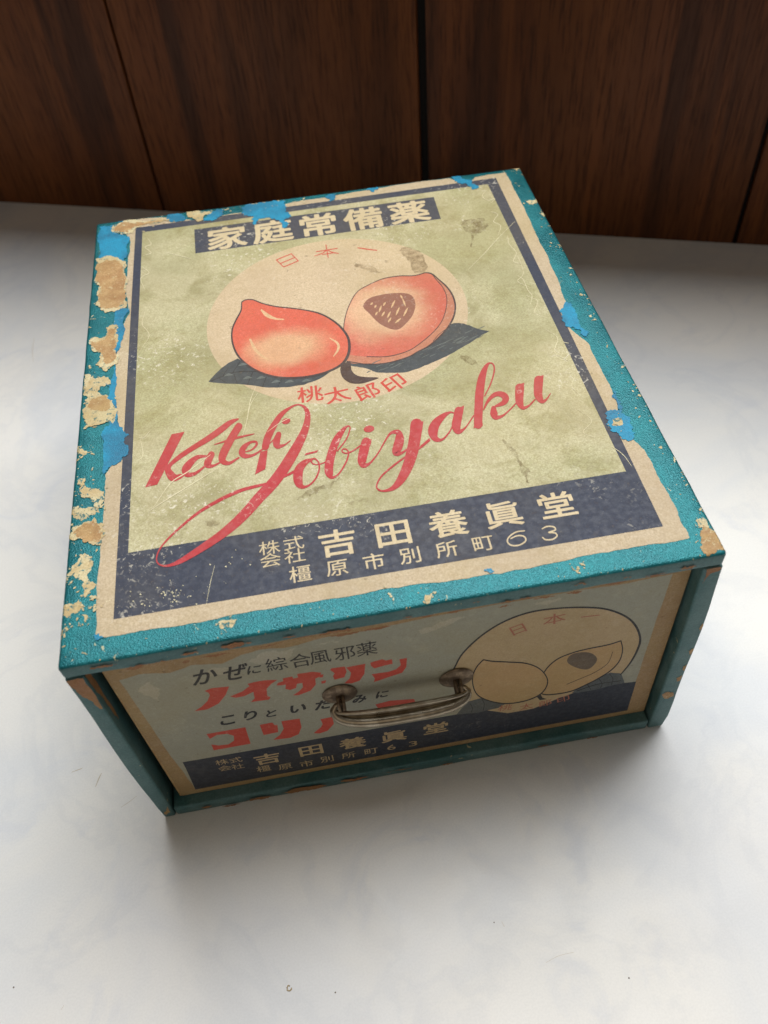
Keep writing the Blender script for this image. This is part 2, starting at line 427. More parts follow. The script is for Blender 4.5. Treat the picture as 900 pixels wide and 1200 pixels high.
# small marks lying on the table
def fleck(name, label, x, y, r, mat, ring=False, seed=1):
    bm = bmesh.new(); rr = random.Random(seed); n_ = 18
    o_ = [Vector((r*(1+rr.uniform(-.2, .2))*cos(2*pi*i/n_), r*(1+rr.uniform(-.2, .2))*sin(2*pi*i/n_), 0)) for i in range(n_)]
    top_ = [bm.verts.new((v*(.8) + Vector((0, 0, r*.25)))*MM) for v in o_]; low = [bm.verts.new(v*MM) for v in o_]
    for i in range(n_):
        if ring and i in (0, 1, 2): continue
        j = (i+1) % n_
        bm.faces.new((low[i], low[j], top_[j], top_[i]))
        if ring:
            pass
    if ring:
        inn = [bm.verts.new((v*.55 + Vector((0, 0, .01)))*MM) for v in o_]
        for i in range(n_):
            if i in (0, 1, 2): continue
            j = (i+1) % n_; bm.faces.new((top_[i], top_[j], inn[j], inn[i]))
    else: bm.faces.new(top_)
    o = from_bm(name, bm, mat); o.location = (x*MM, y*MM, .00005)
    o['label'] = label; o['category'] = 'speck'; return o
TBL = ((.0, .0),)
def ground(u, v):
    d = cr*((u-450)/1004.27) + cd*((v-600)/1004.27) + cf; C = Vector((93.62, -151.76, 361.51)); t = -C.z/d.z
    return C + d*t
# positions in mm on the table
for nm, lb, uv, r, mt, rg in (('paint_fleck', 'tiny curled tan fleck on the table in front of the box', (339, 1158), 1.1, 'speck_tan', True),
                              ('dust_speck', 'dark speck on the table right of the curled tan fleck', (393, 1163), .3, 'speck_dark', False),
                              ('dust_speck', 'dark speck on the table near its front left edge', (16, 1157), .32, 'speck_dark', False),
                              ('dust_speck', 'dark speck farthest forward right of centre on the table', (737, 1146), .3, 'speck_dark', False),
                              ('dust_speck', 'dark speck on the table in the open area below the drawer', (579, 1081), .25, 'speck_dark', False)):
    g = ground(*uv); fleck(nm, lb, g.x, g.y, r, mt, rg, seed=int(uv[0]))

# faint rub marks in the table's surface
class TableTop(Plane):
    def __init__(s): s.front = False
    def mm(s, p): g = ground(p[0], p[1]); return Vector((g.x, g.y))
    def pos(s, q, lift): return Vector((q.x, q.y, lift))*MM
k = Ink(TableTop(), stuff=True)
for st in ([(112, 922, .8), (116, 912, 1.6), (119, 906, .7)], [(84, 905, .5), (92, 902, 1.2), (97, 900, .5)], [(142, 946, .3), (151, 940, .6), (160, 933, .3)], [(40, 396, .3), (38, 410, .8), (39, 424, .3)], [(75, 1178, .3), (72, 1183, .6)], [(588, 1080, .3), (591, 1086, .6)], [(640, 1128, .3), (655, 1120, .5), (672, 1116, .3)]):
    k.stroke([(a, b, c*.7) for a, b, c in st], .03, None, 4)
mk('rub_tan', (204, 192, 172), abr=0, stain=.1, speck=.2); k.mesh('rub_mark', 'rub_tan', table)

# panelled wall
wall = setting(bpy.data.objects.new('wood_panelled_wall', None)); col.objects.link(wall)
wall.location = WA*MM; wall.rotation_euler = (0, 0, math.atan2(WD.y, WD.x))
wall['label'] = 'dark brown vertical wood panelling behind the table'
def wpart(name, x0, x1, y0, y1, z0, z1, mat, bev=.8, label=None):
    o = from_bm(name, box_bm(x0, x1, y0, y1, z0, z1, bev, 2), mat, wall, 40)
    if label: o['label'] = label
    return o
edges = [-900, -690, -470, -250, -62, 145.2, 356.0, 580.2, 790, 1000, 1210, 1500]
for i in range(len(edges)-1):
    g0 = .9 if abs(edges[i]-145.2) < 1 else 1.4
    a = edges[i] + g0 + (3.0 if i == 6 else 0); b = edges[i+1] - (.9 if abs(edges[i+1]-145.2) < 1 else 1.4)
    wpart('panel', a, b, 0, 9, -30, 262, 'dark_wood', 1.1)
wpart('backing_board', -900, 1500, 6, 14, -30, 262, 'groove', 0)
wpart('shading_sill', -900, 1500, -62, 16, 262.5, 280, 'dark_wood', 1.5)  # unseen sill; its overhang is deepened to shade the table by the wall
wpart('wall_upper', -900, -90, 6, 60, 280.5, 1700, 'plaster', 0)
wpart('wall_upper', 960, 1500, 6, 60, 280.5, 1700, 'plaster', 0)

# ------------------------------------------------------------------ the medicine box
box = bpy.data.objects.new('medicine_box', None); col.objects.link(box)
box['label'] = 'worn teal paper covered medicine box with printed lid and small front drawer'; box['category'] = 'box'
W, D, TH = 220, 259, 129.0
# lid board, corners pulled to their own slightly crooked places
bm = box_bm(-.2, 219.9, 0, 259.5, 122.2, TH, 1.3, 3, cuts=40)
for v in bm.verts:
    p = v.co/MM; t = max(0, min(1, p.y/259.5)); s_ = max(0, min(1, p.x/219.9))
    p.y += t*((1-s_)*2.1 - s_*2.2); p.x += t*(-.8*(1-s_) - .8*s_)
    w_ = .28*noise.noise(Vector((p.x*.07, p.y*.07, 3))) + .15*noise.noise(Vector((p.x*.4, p.y*.4, 7)))
    e = min(p.x, 219-p.x, p.y, 259-p.y)
    if e < 2: p.x += w_; p.y += w_*.8
    if p.z < 126: p.z += w_*.8
    v.co = p*MM
lid = from_bm('top_panel', bm, 'teal_paper', box, 50)
lid.data.materials.append(MAT['teal_paper_side'])
for p in lid.data.polygons:
    if p.normal.z < .35: p.material_index = 1

def slab_outline(name, outl, y0, y1, mat, bev=.9, wob=.15, ycuts=16, seed=1, back=None):
    """front outline in x,z (mm) pushed back along y; the back end blends to its own outline"""
    bm = bmesh.new(); rings = []
    n_ = len(outl)
    ys = [y0 + (y1-y0)*(i/ycuts)**1.3 for i in range(ycuts+1)]
    for y in ys:
        t = (y-y0)/(y1-y0); r = []
        for i, (x, z) in enumerate(outl):
            xx, zz = x, z
            if back: xx = x*(1-t) + back[i][0]*t; zz = z*(1-t) + back[i][1]*t
            w_ = wob*noise.noise(Vector((xx*.12+seed, y*.05, zz*.12)))
            r.append(bm.verts.new(Vector((xx + w_, y, zz))*MM))
        rings.append(r)
    for a, b in zip(rings, rings[1:]):
        for i in range(n_): bm.faces.new((a[i], a[(i+1) % n_], b[(i+1) % n_], b[i]))
    bm.faces.new(rings[0]); bm.faces.new(rings[-1][::-1])
    bmesh.ops.recalc_face_normals(bm, faces=bm.faces)
    es = [e for e in bm.edges if len(e.link_faces) == 2 and e.calc_face_angle(0) > .6]
    bmesh.ops.bevel(bm, geom=es, offset=bev*MM, segments=3, profile=.5, affect='EDGES')
    return from_bm(name, bm, mat, box, 50)
zs = [0.6, 10, 22, 34, 50, 64, 80, 95, 108, 121.9]
outer = [222.4, 223.6, 223.4, 222.9, 222.6, 222.7, 222.4, 221.8, 221.0, 220.2]
inner = [215.6, 215.6, 215.6, 215.4, 215.2, 215.0, 214.6, 214.2, 213.6, 213.2]
ol = [(x, z) for x, z in zip(outer, zs)] + [(x, z) for x, z in zip(inner[::-1], zs[::-1])]
bk = [(219.2, z) for z in zs] + [(213.4, z) for z in zs[::-1]]
right = slab_outline('side_panel', ol, 0, 257, 'teal_paper_side', back=bk, seed=5)
outer = [1.0, .5, .1, -.3, -.6, -.5, -.3, -.1, 0, -.2]
ol = [(x, z) for x, z in zip(outer, zs)] + [(x, z) for x, z in zip([5.9]*10, zs[::-1])]
bk = [(0, z) for z in zs] + [(5.9, z) for z in zs[::-1]]
left = slab_outline('side_panel', ol, 0, 257, 'teal_paper_side', back=bk, seed=9)
from_bm('bottom_panel', box_bm(6.3, 215.0, .2, 256, .3, 7.6, 1.0, 3, cuts=30, wob=.25, seed=4), 'teal_paper_side', box, 50)
from_bm('back_panel', box_bm(6.2, 212.8, 250.5, 256.6, 8.0, 121.9, .6, 2), 'teal_paper_side', box, 50)

# ---- decals on the lid: everything is thin real sheets one above the other
def top_part(name, mat, lift, polys, fr=None, jg=None, sm=0, parent=box, seed=0):
    k = Ink(LID)
    for i, p in enumerate(polys): k.poly(p, lift, fr, sm, jg, seed+i)
    return k.mesh(name, mat, parent)
# label sheet with torn outline (a few tenths of a mm thick at its rim)
lab = [(111.7, 745), (113, 703), (118, 637), (123, 583), (123.5, 557), (132, 545), (143, 539), (146, 532), (140, 500), (134, 473), (135.5, 440), (137, 413), (145, 380), (152, 367), (148, 347), (150, 307),
       (153, 283), (143, 266), (148, 259), (170, 256), (195, 255), (215, 257), (235, 258), (255, 254), (275, 250), (300, 246), (340, 238), (370, 233), (400, 228), (437, 222), (480, 215), (527, 209), (548, 217), (556, 208), (583, 203.5), (592, 202),
       (603, 223), (623, 263), (643, 303), (653, 326), (663, 353), (661, 372), (671, 388), (690, 403), (703, 430), (717, 457), (724, 476), (727, 497), (741, 515), (755, 527), (770, 557), (787, 587), (797, 610), (808, 630.5),
       (760, 638), (710, 647.5), (640, 661.5), (600, 669), (573, 673), (500, 683.5), (440, 692.5), (340, 709), (260, 723.5), (180, 737), (121, 747)]
k = Ink(LID); q = k.poly(lab, .16, jg=(.5, 4), seed=3)
n0 = len(k.v)
rim_lo = [k.pl.pos(p, .0) for p in q]; k.v += rim_lo; n1 = len(q)
for i in range(n1): k.f.append([i, (i+1) % n1, n0+(i+1) % n1, n0+i])
label = k.mesh('lid_label', 'label_paper', box)

frame = [(159, 267.3), (581, 208.5), (777, 617), (133, 726)]
k = Ink(LID); k.poly(frame, .19); k.mesh('frame_print', 'ink_navy', label)
k = Ink(LID); k.poly([(167, 272.5), (571.5, 216), (733.5, 552.5), (150.3, 648)], .22); k.mesh('field_print', 'field_green', label)
k = Ink(LID); k.poly([(227.7, 269.3), (508.3, 231), (516.7, 256.7), (229, 297.3)], .25); k.mesh('title_band', 'ink_navy', label)
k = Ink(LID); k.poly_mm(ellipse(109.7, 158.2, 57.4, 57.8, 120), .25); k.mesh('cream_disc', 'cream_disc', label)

Z1 = (160, 460, .22222); Z2 = (310, 440, .22222); Z3 = (480, 410, .2); Z4 = (230, 320, .22222); Z5 = (390, 290, .22222)
R1 = (90, 180, 1/3); R2 = (370, 180, 1/3); R3 = (60, 450, 1/3); R4 = (340, 420, 1/3); R5 = (560, 400, 1/3)
# title  (heavy rounded characters)
k = Ink(LID); row(k, '家庭常備薬', (265.6, 279.3), (479.3, 249.3), 17.0, 17.6, .30, .027); k.mesh('printed_character', 'cream_ink', label)
# bottom block
k = Ink(LID); row(k, '吉田養眞堂', (395.7, 636.5), (652.7, 592.7), 11.6, 10.6, .30, .018)
row(k, '橿原市別所町', (352, 673), (566, 637), 6.6, 6.4, .30, .004)
k.cut(); k.each = False
k.stroke([(824, 607, 4), (795, 611, 5), (770, 628, 5), (764, 645, 5), (778, 658, 5), (806, 657, 5), (828, 642, 5), (822, 627, 5), (800, 624, 5), (776, 634, 4)], .30, R4, 5); k.cut()
k.stroke([(226, 660, 4), (242, 652, 5), (266, 653, 5), (272, 664, 5), (248, 673, 5), (270, 674, 5), (278, 685, 5), (262, 697, 5), (238, 698, 5), (227, 690, 4)], .30, R5, 5); k.cut()
for ch, p in (('株', (315.7, 642.3)), ('式', (344, 637)), ('会', (317, 656.8)), ('社', (345.7, 651.8))):
    c_ = LID.mm(p); put_glyph(k, ch, c_.x, c_.y, 6.4, 5.6, .30, .0)
k.mesh('printed_character', 'cream_ink', label)

# ---- emblem
k = Ink(LID, True)
k.poly([(65, 575), (120, 515), (170, 475), (220, 452), (250, 470), (310, 512), (380, 540), (450, 553), (540, 553), (630, 540), (725, 508), (650, 560), (570, 590), (480, 603), (380, 605), (280, 592), (190, 585)], .28, Z4, jg=(.25, 2))
k.poly([(640, 400), (690, 402), (750, 425), (826, 442), (760, 480), (680, 530), (600, 575), (520, 610), (450, 640), (380, 660), (300, 662), (230, 660), (160, 635), (95, 625), (80, 600), (200, 560), (420, 530), (520, 480), (590, 420)], .28, Z5, jg=(.3, 2), seed=2)
k.mesh('leaf_print', 'leaf_dark', label)
k = Ink(LID, stuff=True)
for st in ([(80, 570, 5), (200, 525, 5), (330, 520, 5)], [(190, 530, 4), (230, 470, 3)], [(200, 535, 4), (215, 583, 3)], [(300, 520, 4), (270, 590, 3)], [(370, 550, 4), (350, 600, 3)], [(450, 560, 4), (430, 600, 3)], [(120, 555, 3), (150, 575, 3)], [(140, 545, 3), (170, 500, 3)]):
    k.stroke(st, .292, Z4, 4)
k.mesh('leaf_vein', 'leaf_line', label)
k = Ink(LID, stuff=True); rr = random.Random(4)
for i in range(46):
    t = rr.random(); x = 180 + t*590; y = 640 - 190*t**1.3 + rr.uniform(-32, 26); L = rr.uniform(18, 55)
    if not (x > 420 + (640-y)*.2 or y > 600): continue
    k.stroke([(x, y, rr.uniform(1.5, 5)), (x+L*.5, y-L*.22+rr.uniform(-3, 3), 4), (x+L, y-L*.45, 1.5)], .296, Z5, 3)
for (x, y) in ((225, 490), (150, 545), (250, 560), (320, 560), (400, 580), (470, 580), (560, 575)):
    k.stroke([(x, y, 5), (x+22, y-8, 14), (x+44, y-6, 3)], .328, Z4, 3)
mk('leaf_light', (104, 112, 110), abr=.1, stain=.1); k.mesh('leaf_shine', 'leaf_light', label)
# halved peach: peel rim, flesh, pit
half = [(205, 190), (270, 165), (350, 152), (430, 150), (490, 135), (525, 142), (560, 172), (600, 208), (632, 255), (646, 310), (636, 370), (602, 430), (550, 485), (500, 525), (450, 550), (400, 578), (310, 606), (240, 616), (160, 616), (75, 602), (55, 520), (60, 400), (85, 310), (130, 235)]
k = Ink(LID); k.poly(half, .338, Z5, 4); k.mesh('peel_print', 'peel', label)
flesh = [(205, 190), (270, 165), (350, 152), (430, 150), (490, 135), (522, 143), (546, 172), (580, 212), (600, 262), (598, 320), (575, 390), (530, 448), (470, 500), (410, 541), (340, 566), (270, 578), (180, 577), (70, 560), (58, 500), (62, 400), (88, 310), (132, 235)]
k = Ink(LID); k.poly(flesh, .350, Z5, 4); k.mesh('flesh_print', 'flesh_print', label)
pit = [(160, 312), (192, 270), (260, 250), (330, 242), (390, 244), (424, 264), (436, 308), (420, 360), (385, 404), (345, 434), (295, 428), (240, 398), (195, 352)]
k = Ink(LID); k.poly(pit, .362, Z5, 4); k.mesh('pit_print', 'pit_brown', label)
k = Ink(LID, stuff=True)
for (x, y, l, a) in ((205, 298, 14, -.7), (225, 312, 14, -.9), (250, 326, 34, -1.2), (266, 352, 26, -1.0), (296, 356, 34, -1.1), (318, 300, 40, -1.1), (342, 338, 42, -1.15), (376, 292, 40, 1.2), (384, 342, 46, -1.1), (300, 384, 26, -1.0), (344, 388, 36, -.7), (362, 262, 18, 1.1), (272, 300, 20, -1), (230, 350, 18, -1)):
    dx, dy = l/2*cos(a), l/2*sin(a); k.stroke([(x-dx, y-dy, 4), (x, y, 10), (x+dx, y+dy, 4)], .370, Z5, 3)
k.mesh('pit_fleck', 'highlight_print', label)
k = Ink(LID)
def outline(pts, lift, fr, w, close=False):
    k.stroke([(p[0], p[1], w if isinstance(w, (int, float)) else w[min(i, len(w)-1)]) for i, p in enumerate(pts)], lift, fr, 6)
outline(half[:19], .385, Z5, [4, 4, 5, 5, 5, 6, 7, 8, 9, 9, 9, 9, 8, 7, 6, 6, 6, 5, 5])
outline(half[18:20], .385, Z5, 5)
outline(half[20:] + half[:1], .385, Z5, 4)
outline(flesh[4:17], .385, Z5, 4)
outline([(600, 430), (560, 460), (530, 495)], .385, Z5, 3)
k.mesh('peach_outline', 'ink_line', label)
k = Ink(LID)
k.poly([(42, 630), (90, 600), (98, 645), (120, 672), (160, 684), (242, 688), (200, 706), (150, 719), (100, 718), (65, 700), (46, 675)], .400, Z5, 3)
k.mesh('stem_print', 'stem_brown', label)
# whole peach
peach = [(240, 155), (262, 143), (300, 143), (350, 162), (420, 178), (500, 187), (580, 198), (650, 215), (710, 245), (760, 285), (797, 335), (808, 385), (800, 435), (770, 480), (710, 515), (630, 540), (540, 553), (450, 553), (380, 540), (310, 512), (250, 470), (210, 420), (190, 360), (190, 300), (210, 250), (236, 200)]
k = Ink(LID); k.poly(peach, .412, Z4, 4); k.mesh('peach_print', 'peach_print', label)
k = Ink(LID)
ws = [6, 6, 6, 6, 6, 6, 6, 8, 9, 11, 13, 15, 15, 13, 11, 10, 10, 10, 10, 10, 10, 10, 9, 8, 8, 7]
outline(peach + peach[:1], .424, Z4, ws + [6]); k.mesh('peach_outline', 'ink_line', label)
k = Ink(LID, True)
k.stroke([(285, 352, 10), (305, 395, 16), (335, 430, 13), (380, 458, 6)], .424, Z4)
k.stroke([(345, 198, 10), (375, 225, 20), (420, 243, 10), (462, 246, 5)], .424, Z4)
k.stroke([(705, 345, 4), (745, 372, 12), (748, 405, 12), (725, 440, 5)], .424, Z4)
k.mesh('peach_highlight', 'highlight_print', label)
# small red characters round the emblem
k = Ink(LID)
k.stroke([(324, 305, 1.1), (332.4, 313.2, 1.1)], .30, None, 1)
for a, b in (((324, 304.8), (341.4, 297.7)), ((341.4, 297.7), (349.6, 306)), ((349.6, 306), (332.4, 313.2)), ((328.6, 309.2), (345, 302.2))): k.stroke([(*a, 1.1), (*b, 1.1)], .30, None, 1)
for st in ([(2, 346, 3), (76, 334, 3)], [(36, 322, 3.4), (44, 366, 3.4)], [(36, 342, 3.4), (22, 352, 3), (-4, 361, 2.4)], [(42, 340, 3), (58, 348, 3.4), (80, 352, 2.6)], [(24, 356, 3), (60, 350, 3)]): k.stroke(st, .30, R2, 3)
k.stroke([(148, 332, 3), (180, 337, 4), (215, 341, 3)], .30, R2, 3)
for ch, p, rot in (('桃', (241, 101), -.02), ('太', (383, 103), .12), ('郎', (543, 88), .28), ('印', (684, 42), .45)):
    c_ = LID.mm((Z2[0]+p[0]*Z2[2], Z2[1]+p[1]*Z2[2])); put_glyph(k, ch, c_.x, c_.y, 9.0, 8.6, .30, .012, rot - .02)
k.mesh('printed_character', 'red_small', label)

# ---- red brush script
k = Ink(LID); L = .45
k.poly([(186, 222), (254, 208), (110, 487), (46, 502)], L, Z1)
k.poly([(543, 139), (492, 147), (450, 174), (380, 225), (300, 277), (225, 327), (170, 377), (150, 402), (158, 440), (180, 467), (212, 467), (252, 442), (232, 430), (212, 435), (195, 420), (182, 395), (230, 354), (300, 308), (380, 262), (450, 215), (500, 172)], L, Z1, 3)
S1 = [[(372, 338, 10), (325, 342, 22), (285, 372, 36), (260, 408, 42), (268, 434, 28), (305, 430, 18), (345, 404, 12), (382, 368, 8)],
      [(396, 328, 34), (380, 360, 38), (376, 384, 34), (405, 388, 14), (445, 368, 8)],
      [(540, 180, 38), (500, 245, 40), (458, 325, 42), (455, 362, 34), (490, 374, 18), (540, 345, 8)],
      [(412, 276, 5), (520, 243, 13), (620, 220, 5)],
      [(560, 318, 6), (605, 305, 8), (632, 280, 12), (630, 262, 12), (600, 265, 14), (568, 290, 28), (556, 318, 34), (572, 336, 26), (612, 333, 14), (655, 308, 9), (700, 272, 7), (738, 236, 7)],
      [(680, 287, 38), (692, 240, 38), (722, 180, 34), (762, 120, 26), (810, 82, 13), (850, 66, 8), (882, 76, 14), (899, 100, 24), (903, 135, 30), (890, 195, 38), (860, 262, 48), (815, 342, 56), (765, 420, 58), (715, 485, 58), (650, 553, 56), (590, 622, 54), (520, 692, 50), (440, 757, 44), (360, 812, 38), (290, 857, 32), (230, 892, 24), (180, 912, 15), (140, 915, 9), (112, 900, 7), (107, 870, 7), (125, 825, 8), (170, 770, 10), (240, 705, 12), (330, 633, 15), (430, 573, 18), (540, 522, 18), (620, 499, 16), (700, 480, 12)],
      [(750, 222, 28), (738, 262, 38), (745, 285, 28), (780, 278, 10), (812, 255, 5)]]
for i, s_ in enumerate(S1):
    if i in (0, 2, 4, 5, 6): k.cut()
    k.stroke(s_, L, Z1)
k.poly(ellipse(789, 153, 23, 15, 24, tilt=-.3), L, Z1); k.cut()
k.poly([(625, 435), (680, 405), (692, 306), (654, 314)], L, Z1); k.cut()
S2 = [[(92, 541, 10), (150, 512, 14), (180, 490, 10)],
      [(252, 444, 12), (215, 460, 30), (184, 495, 46), (176, 540, 50), (184, 575, 40), (205, 590, 18), (238, 579, 10), (270, 545, 9), (288, 500, 9), (285, 460, 9), (262, 440, 9), (247, 452, 8), (257, 468, 7), (285, 471, 6), (325, 458, 7)],
      [(385, 400, 7), (430, 340, 7), (448, 295, 7), (450, 272, 7), (432, 272, 12), (405, 302, 28), (376, 350, 40), (352, 420, 44), (340, 480, 46), (342, 518, 42), (358, 540, 16), (392, 520, 9), (430, 460, 9), (443, 415, 8), (435, 394, 7), (415, 390, 7), (409, 403, 7), (430, 412, 7), (465, 400, 8), (520, 362, 7)],
      [(537, 352, 48), (524, 400, 50), (514, 450, 46), (524, 474, 32), (555, 465, 12), (600, 410, 8), (640, 340, 9), (668, 305, 14), (705, 303, 30), (712, 340, 48), (702, 380, 50), (694, 408, 38), (720, 412, 16), (760, 385, 8)],
      [(802, 262, 66), (795, 320, 62), (780, 400, 62), (755, 480, 56), (720, 550, 44), (680, 594, 26), (635, 610, 12), (602, 605, 9), (592, 580, 8), (620, 530, 9), (690, 470, 10), (760, 420, 8), (820, 385, 8), (870, 345, 9)]]
k.stroke(S2[0], L, Z2); k.stroke(S2[1], L, Z2); k.poly([(210, 424), (218, 412), (284, 396), (276, 408)], L, Z2); k.cut()
k.stroke(S2[2], L, Z2); k.cut()
k.stroke(S2[3], L, Z2); k.poly([(508, 360), (512, 350), (566, 338), (560, 370), (515, 380)], L, Z2); k.poly(ellipse(551, 284, 28, 18, 24, tilt=-.15), L, Z2); k.cut()
k.stroke(S2[4], L, Z2); k.poly([(770, 268), (838, 242), (832, 290), (766, 300)], L, Z2); k.cut()
S3 = [[(50, 580, 7), (115, 525, 9)],
      [(258, 372, 8), (238, 368, 12), (200, 388, 30), (155, 432, 52), (137, 480, 58), (152, 522, 36), (190, 528, 14), (230, 488, 9), (262, 430, 8)],
      [(288, 360, 50), (281, 400, 52), (273, 448, 52), (286, 480, 34), (325, 460, 10), (375, 388, 8)],
      [(440, 272, 7), (475, 200, 8), (495, 130, 9), (492, 92, 9), (472, 79, 8), (448, 100, 24), (424, 165, 44), (410, 250, 50), (405, 330, 50), (402, 400, 50), (402, 440, 50)],
      [(434, 352, 8), (460, 300, 18), (500, 264, 26), (540, 263, 34), (563, 285, 40), (550, 312, 30), (505, 332, 14)],
      [(492, 345, 30), (494, 375, 44), (508, 398, 28), (550, 385, 12), (600, 340, 8), (622, 315, 8)],
      [(645, 225, 52), (643, 265, 50), (645, 310, 44), (665, 342, 22), (700, 328, 12), (735, 292, 8)],
      [(756, 180, 54), (753, 225, 52), (755, 270, 48), (775, 303, 28), (800, 294, 12), (825, 258, 5)]]
for i in (0, 1, 2): k.stroke(S3[i], L, Z3)
k.poly([(264, 352), (320, 328), (312, 380), (262, 385)], L, Z3); k.cut()
for i in (3, 4, 5): k.stroke(S3[i], L, Z3)
k.poly([(378, 440), (428, 430), (428, 447), (374, 462)], L, Z3); k.cut()
for i in (6, 7): k.stroke(S3[i], L, Z3)
k.poly([(620, 212), (672, 194), (668, 240), (618, 245)], L, Z3)
k.poly([(732, 165), (785, 150), (781, 200), (729, 205)], L, Z3)
k.mesh('script_letter', 'red_script', label)

# ---- scuffs, scratches and stains on the label
k = Ink(LID, stuff=True); L = .475
def scr(pts, fr, w=2.0): k.stroke([(p[0], p[1], w*(.5 if i in (0, len(pts)-1) else 1)) for i, p in enumerate(pts)], L, fr, 5)
wav = [(600, 130), (585, 150), (605, 165), (630, 160), (610, 180), (615, 205), (640, 215), (625, 240), (650, 255), (640, 290), (675, 290), (680, 320), (705, 350), (695, 380), (725, 390), (710, 430), (730, 445), (745, 480), (760, 500), (755, 530), (790, 560), (800, 590)]
for i in range(0, len(wav)-4, 5): scr(wav[i:i+5], R2, 1.7)
wav2 = [(20, 60), (40, 120), (20, 150), (60, 170), (50, 200), (90, 220), (80, 260), (125, 280), (120, 320), (160, 350), (150, 400), (200, 430), (180, 470), (220, 480), (210, 520), (250, 560), (230, 600), (280, 640), (250, 680), (290, 700), (300, 760), (330, 800)]
RR = (600, 280, 1/3)
for i in range(0, len(wav2)-3, 4): scr(wav2[i:i+4], RR, 1.4)
scr([(700, 240), (640, 300), (590, 355), (535, 410)], R2, 1.6)
scr([(720, 10), (700, 60), (690, 120)], R3, 2); scr([(560, 250), (480, 310), (420, 350), (360, 435)], R3, 2.6)
scr([(860, 110), (760, 160), (690, 210)], Z1, 2.5); scr([(640, 5), (600, 70), (580, 160), (560, 230)], Z1, 2.5)
scr([(430, 400), (300, 480), (170, 560), (70, 625)], Z1, 4); scr([(70, 205), (40, 240), (15, 240)], Z1, 3); scr([(20, 240), (35, 330), (10, 360)], Z1, 2.5)
scr([(250, 300), (262, 320), (240, 330), (262, 350), (235, 360)], R1, 2); scr([(230, 400), (255, 420), (225, 440), (240, 480)], R1, 1.8)
scr([(320, 350), (360, 360), (405, 372)], R1, 1.8); scr([(240, 560), (230, 600), (255, 640), (225, 690)], R1, 1.6)
scr([(870, 664), (888, 668)], R2, 3); scr([(575, 640), (560, 700), (545, 780)], R3, 1.5)
scr([(470, 370), (510, 400), (540, 440)], R5, 2)
scr([(300, 195), (300, 220)], R1, 6)
rr = random.Random(11)
for (cx, cy, n_, s_) in ((430, 738, 34, 22), (300, 770, 14, 40), (520, 700, 12, 60), (640, 640, 8, 50)):
    for i in range(n_):
        x, y = cx + rr.gauss(0, s_), cy + rr.gauss(0, s_*.6); r = rr.uniform(.8, 3.6)
        k.poly([(x + r*cos(a)*rr.uniform(.5, 1.2), y + r*sin(a)*rr.uniform(.4, 1)) for a in (0, 1, 2, 3, 4, 5)], L, R3)
k.mesh('scuff_mark', 'scuff', label)
# brown water stains, as irregular blots
nt = NT('stain_brown'); tr = nt.n('ShaderNodeBsdfTransparent').outputs[0]
nt.b.inputs['Base Color'].default_value = lin((122, 98, 54)); nt.b.inputs['Roughness'].default_value = .8
ms = nt.n('ShaderNodeMixShader'); nt.put(ms.inputs[0], nt.ramp(nt.noise(300, 5, .7), .3, .75, .0, .55)); nt.put(ms.inputs[1], tr)
nt.t.links.new(nt.b.outputs[0], ms.inputs[2]); nt.t.links.new(ms.outputs[0], nt.t.nodes['Material Output'].inputs[0]); MAT['stain'] = nt.m
k = Ink(LID, True); L = .60
k.poly([(520, 235), (550, 232), (590, 228), (602, 245), (598, 270), (565, 285), (545, 290), (520, 270), (512, 250)], L, R2, jg=(1, 3), seed=5)
k.poly([(548, 290), (556, 290), (548, 330), (542, 330)], L, R2, jg=(.4, 2))
k.poly([(300, 330), (340, 335), (372, 352), (395, 400), (380, 425), (345, 420), (330, 380), (300, 350)], L, R2, jg=(1, 3), seed=6)
k.poly([(135, 385), (200, 395), (235, 420), (190, 420), (140, 400)], L, R2, jg=(1, 3), seed=7)
k.poly([(500, 705), (540, 715), (572, 745), (550, 745), (510, 722)], L, R2, jg=(.8, 3), seed=8)
k.poly([(745, 285), (775, 300), (800, 335), (820, 375), (845, 400), (838, 440), (822, 410), (805, 370), (775, 335)], L, R4, jg=(.9, 3), seed=9)
k.poly([(150, 660), (250, 600), (380, 560), (420, 530), (350, 600), (240, 640)], L, Z2, jg=(1.2, 4), seed=12)
k.poly([(360, 680), (420, 660), (440, 690), (395, 710)], L, Z1, jg=(.9, 4), seed=13)
k.mesh('water_stain', 'stain', label)

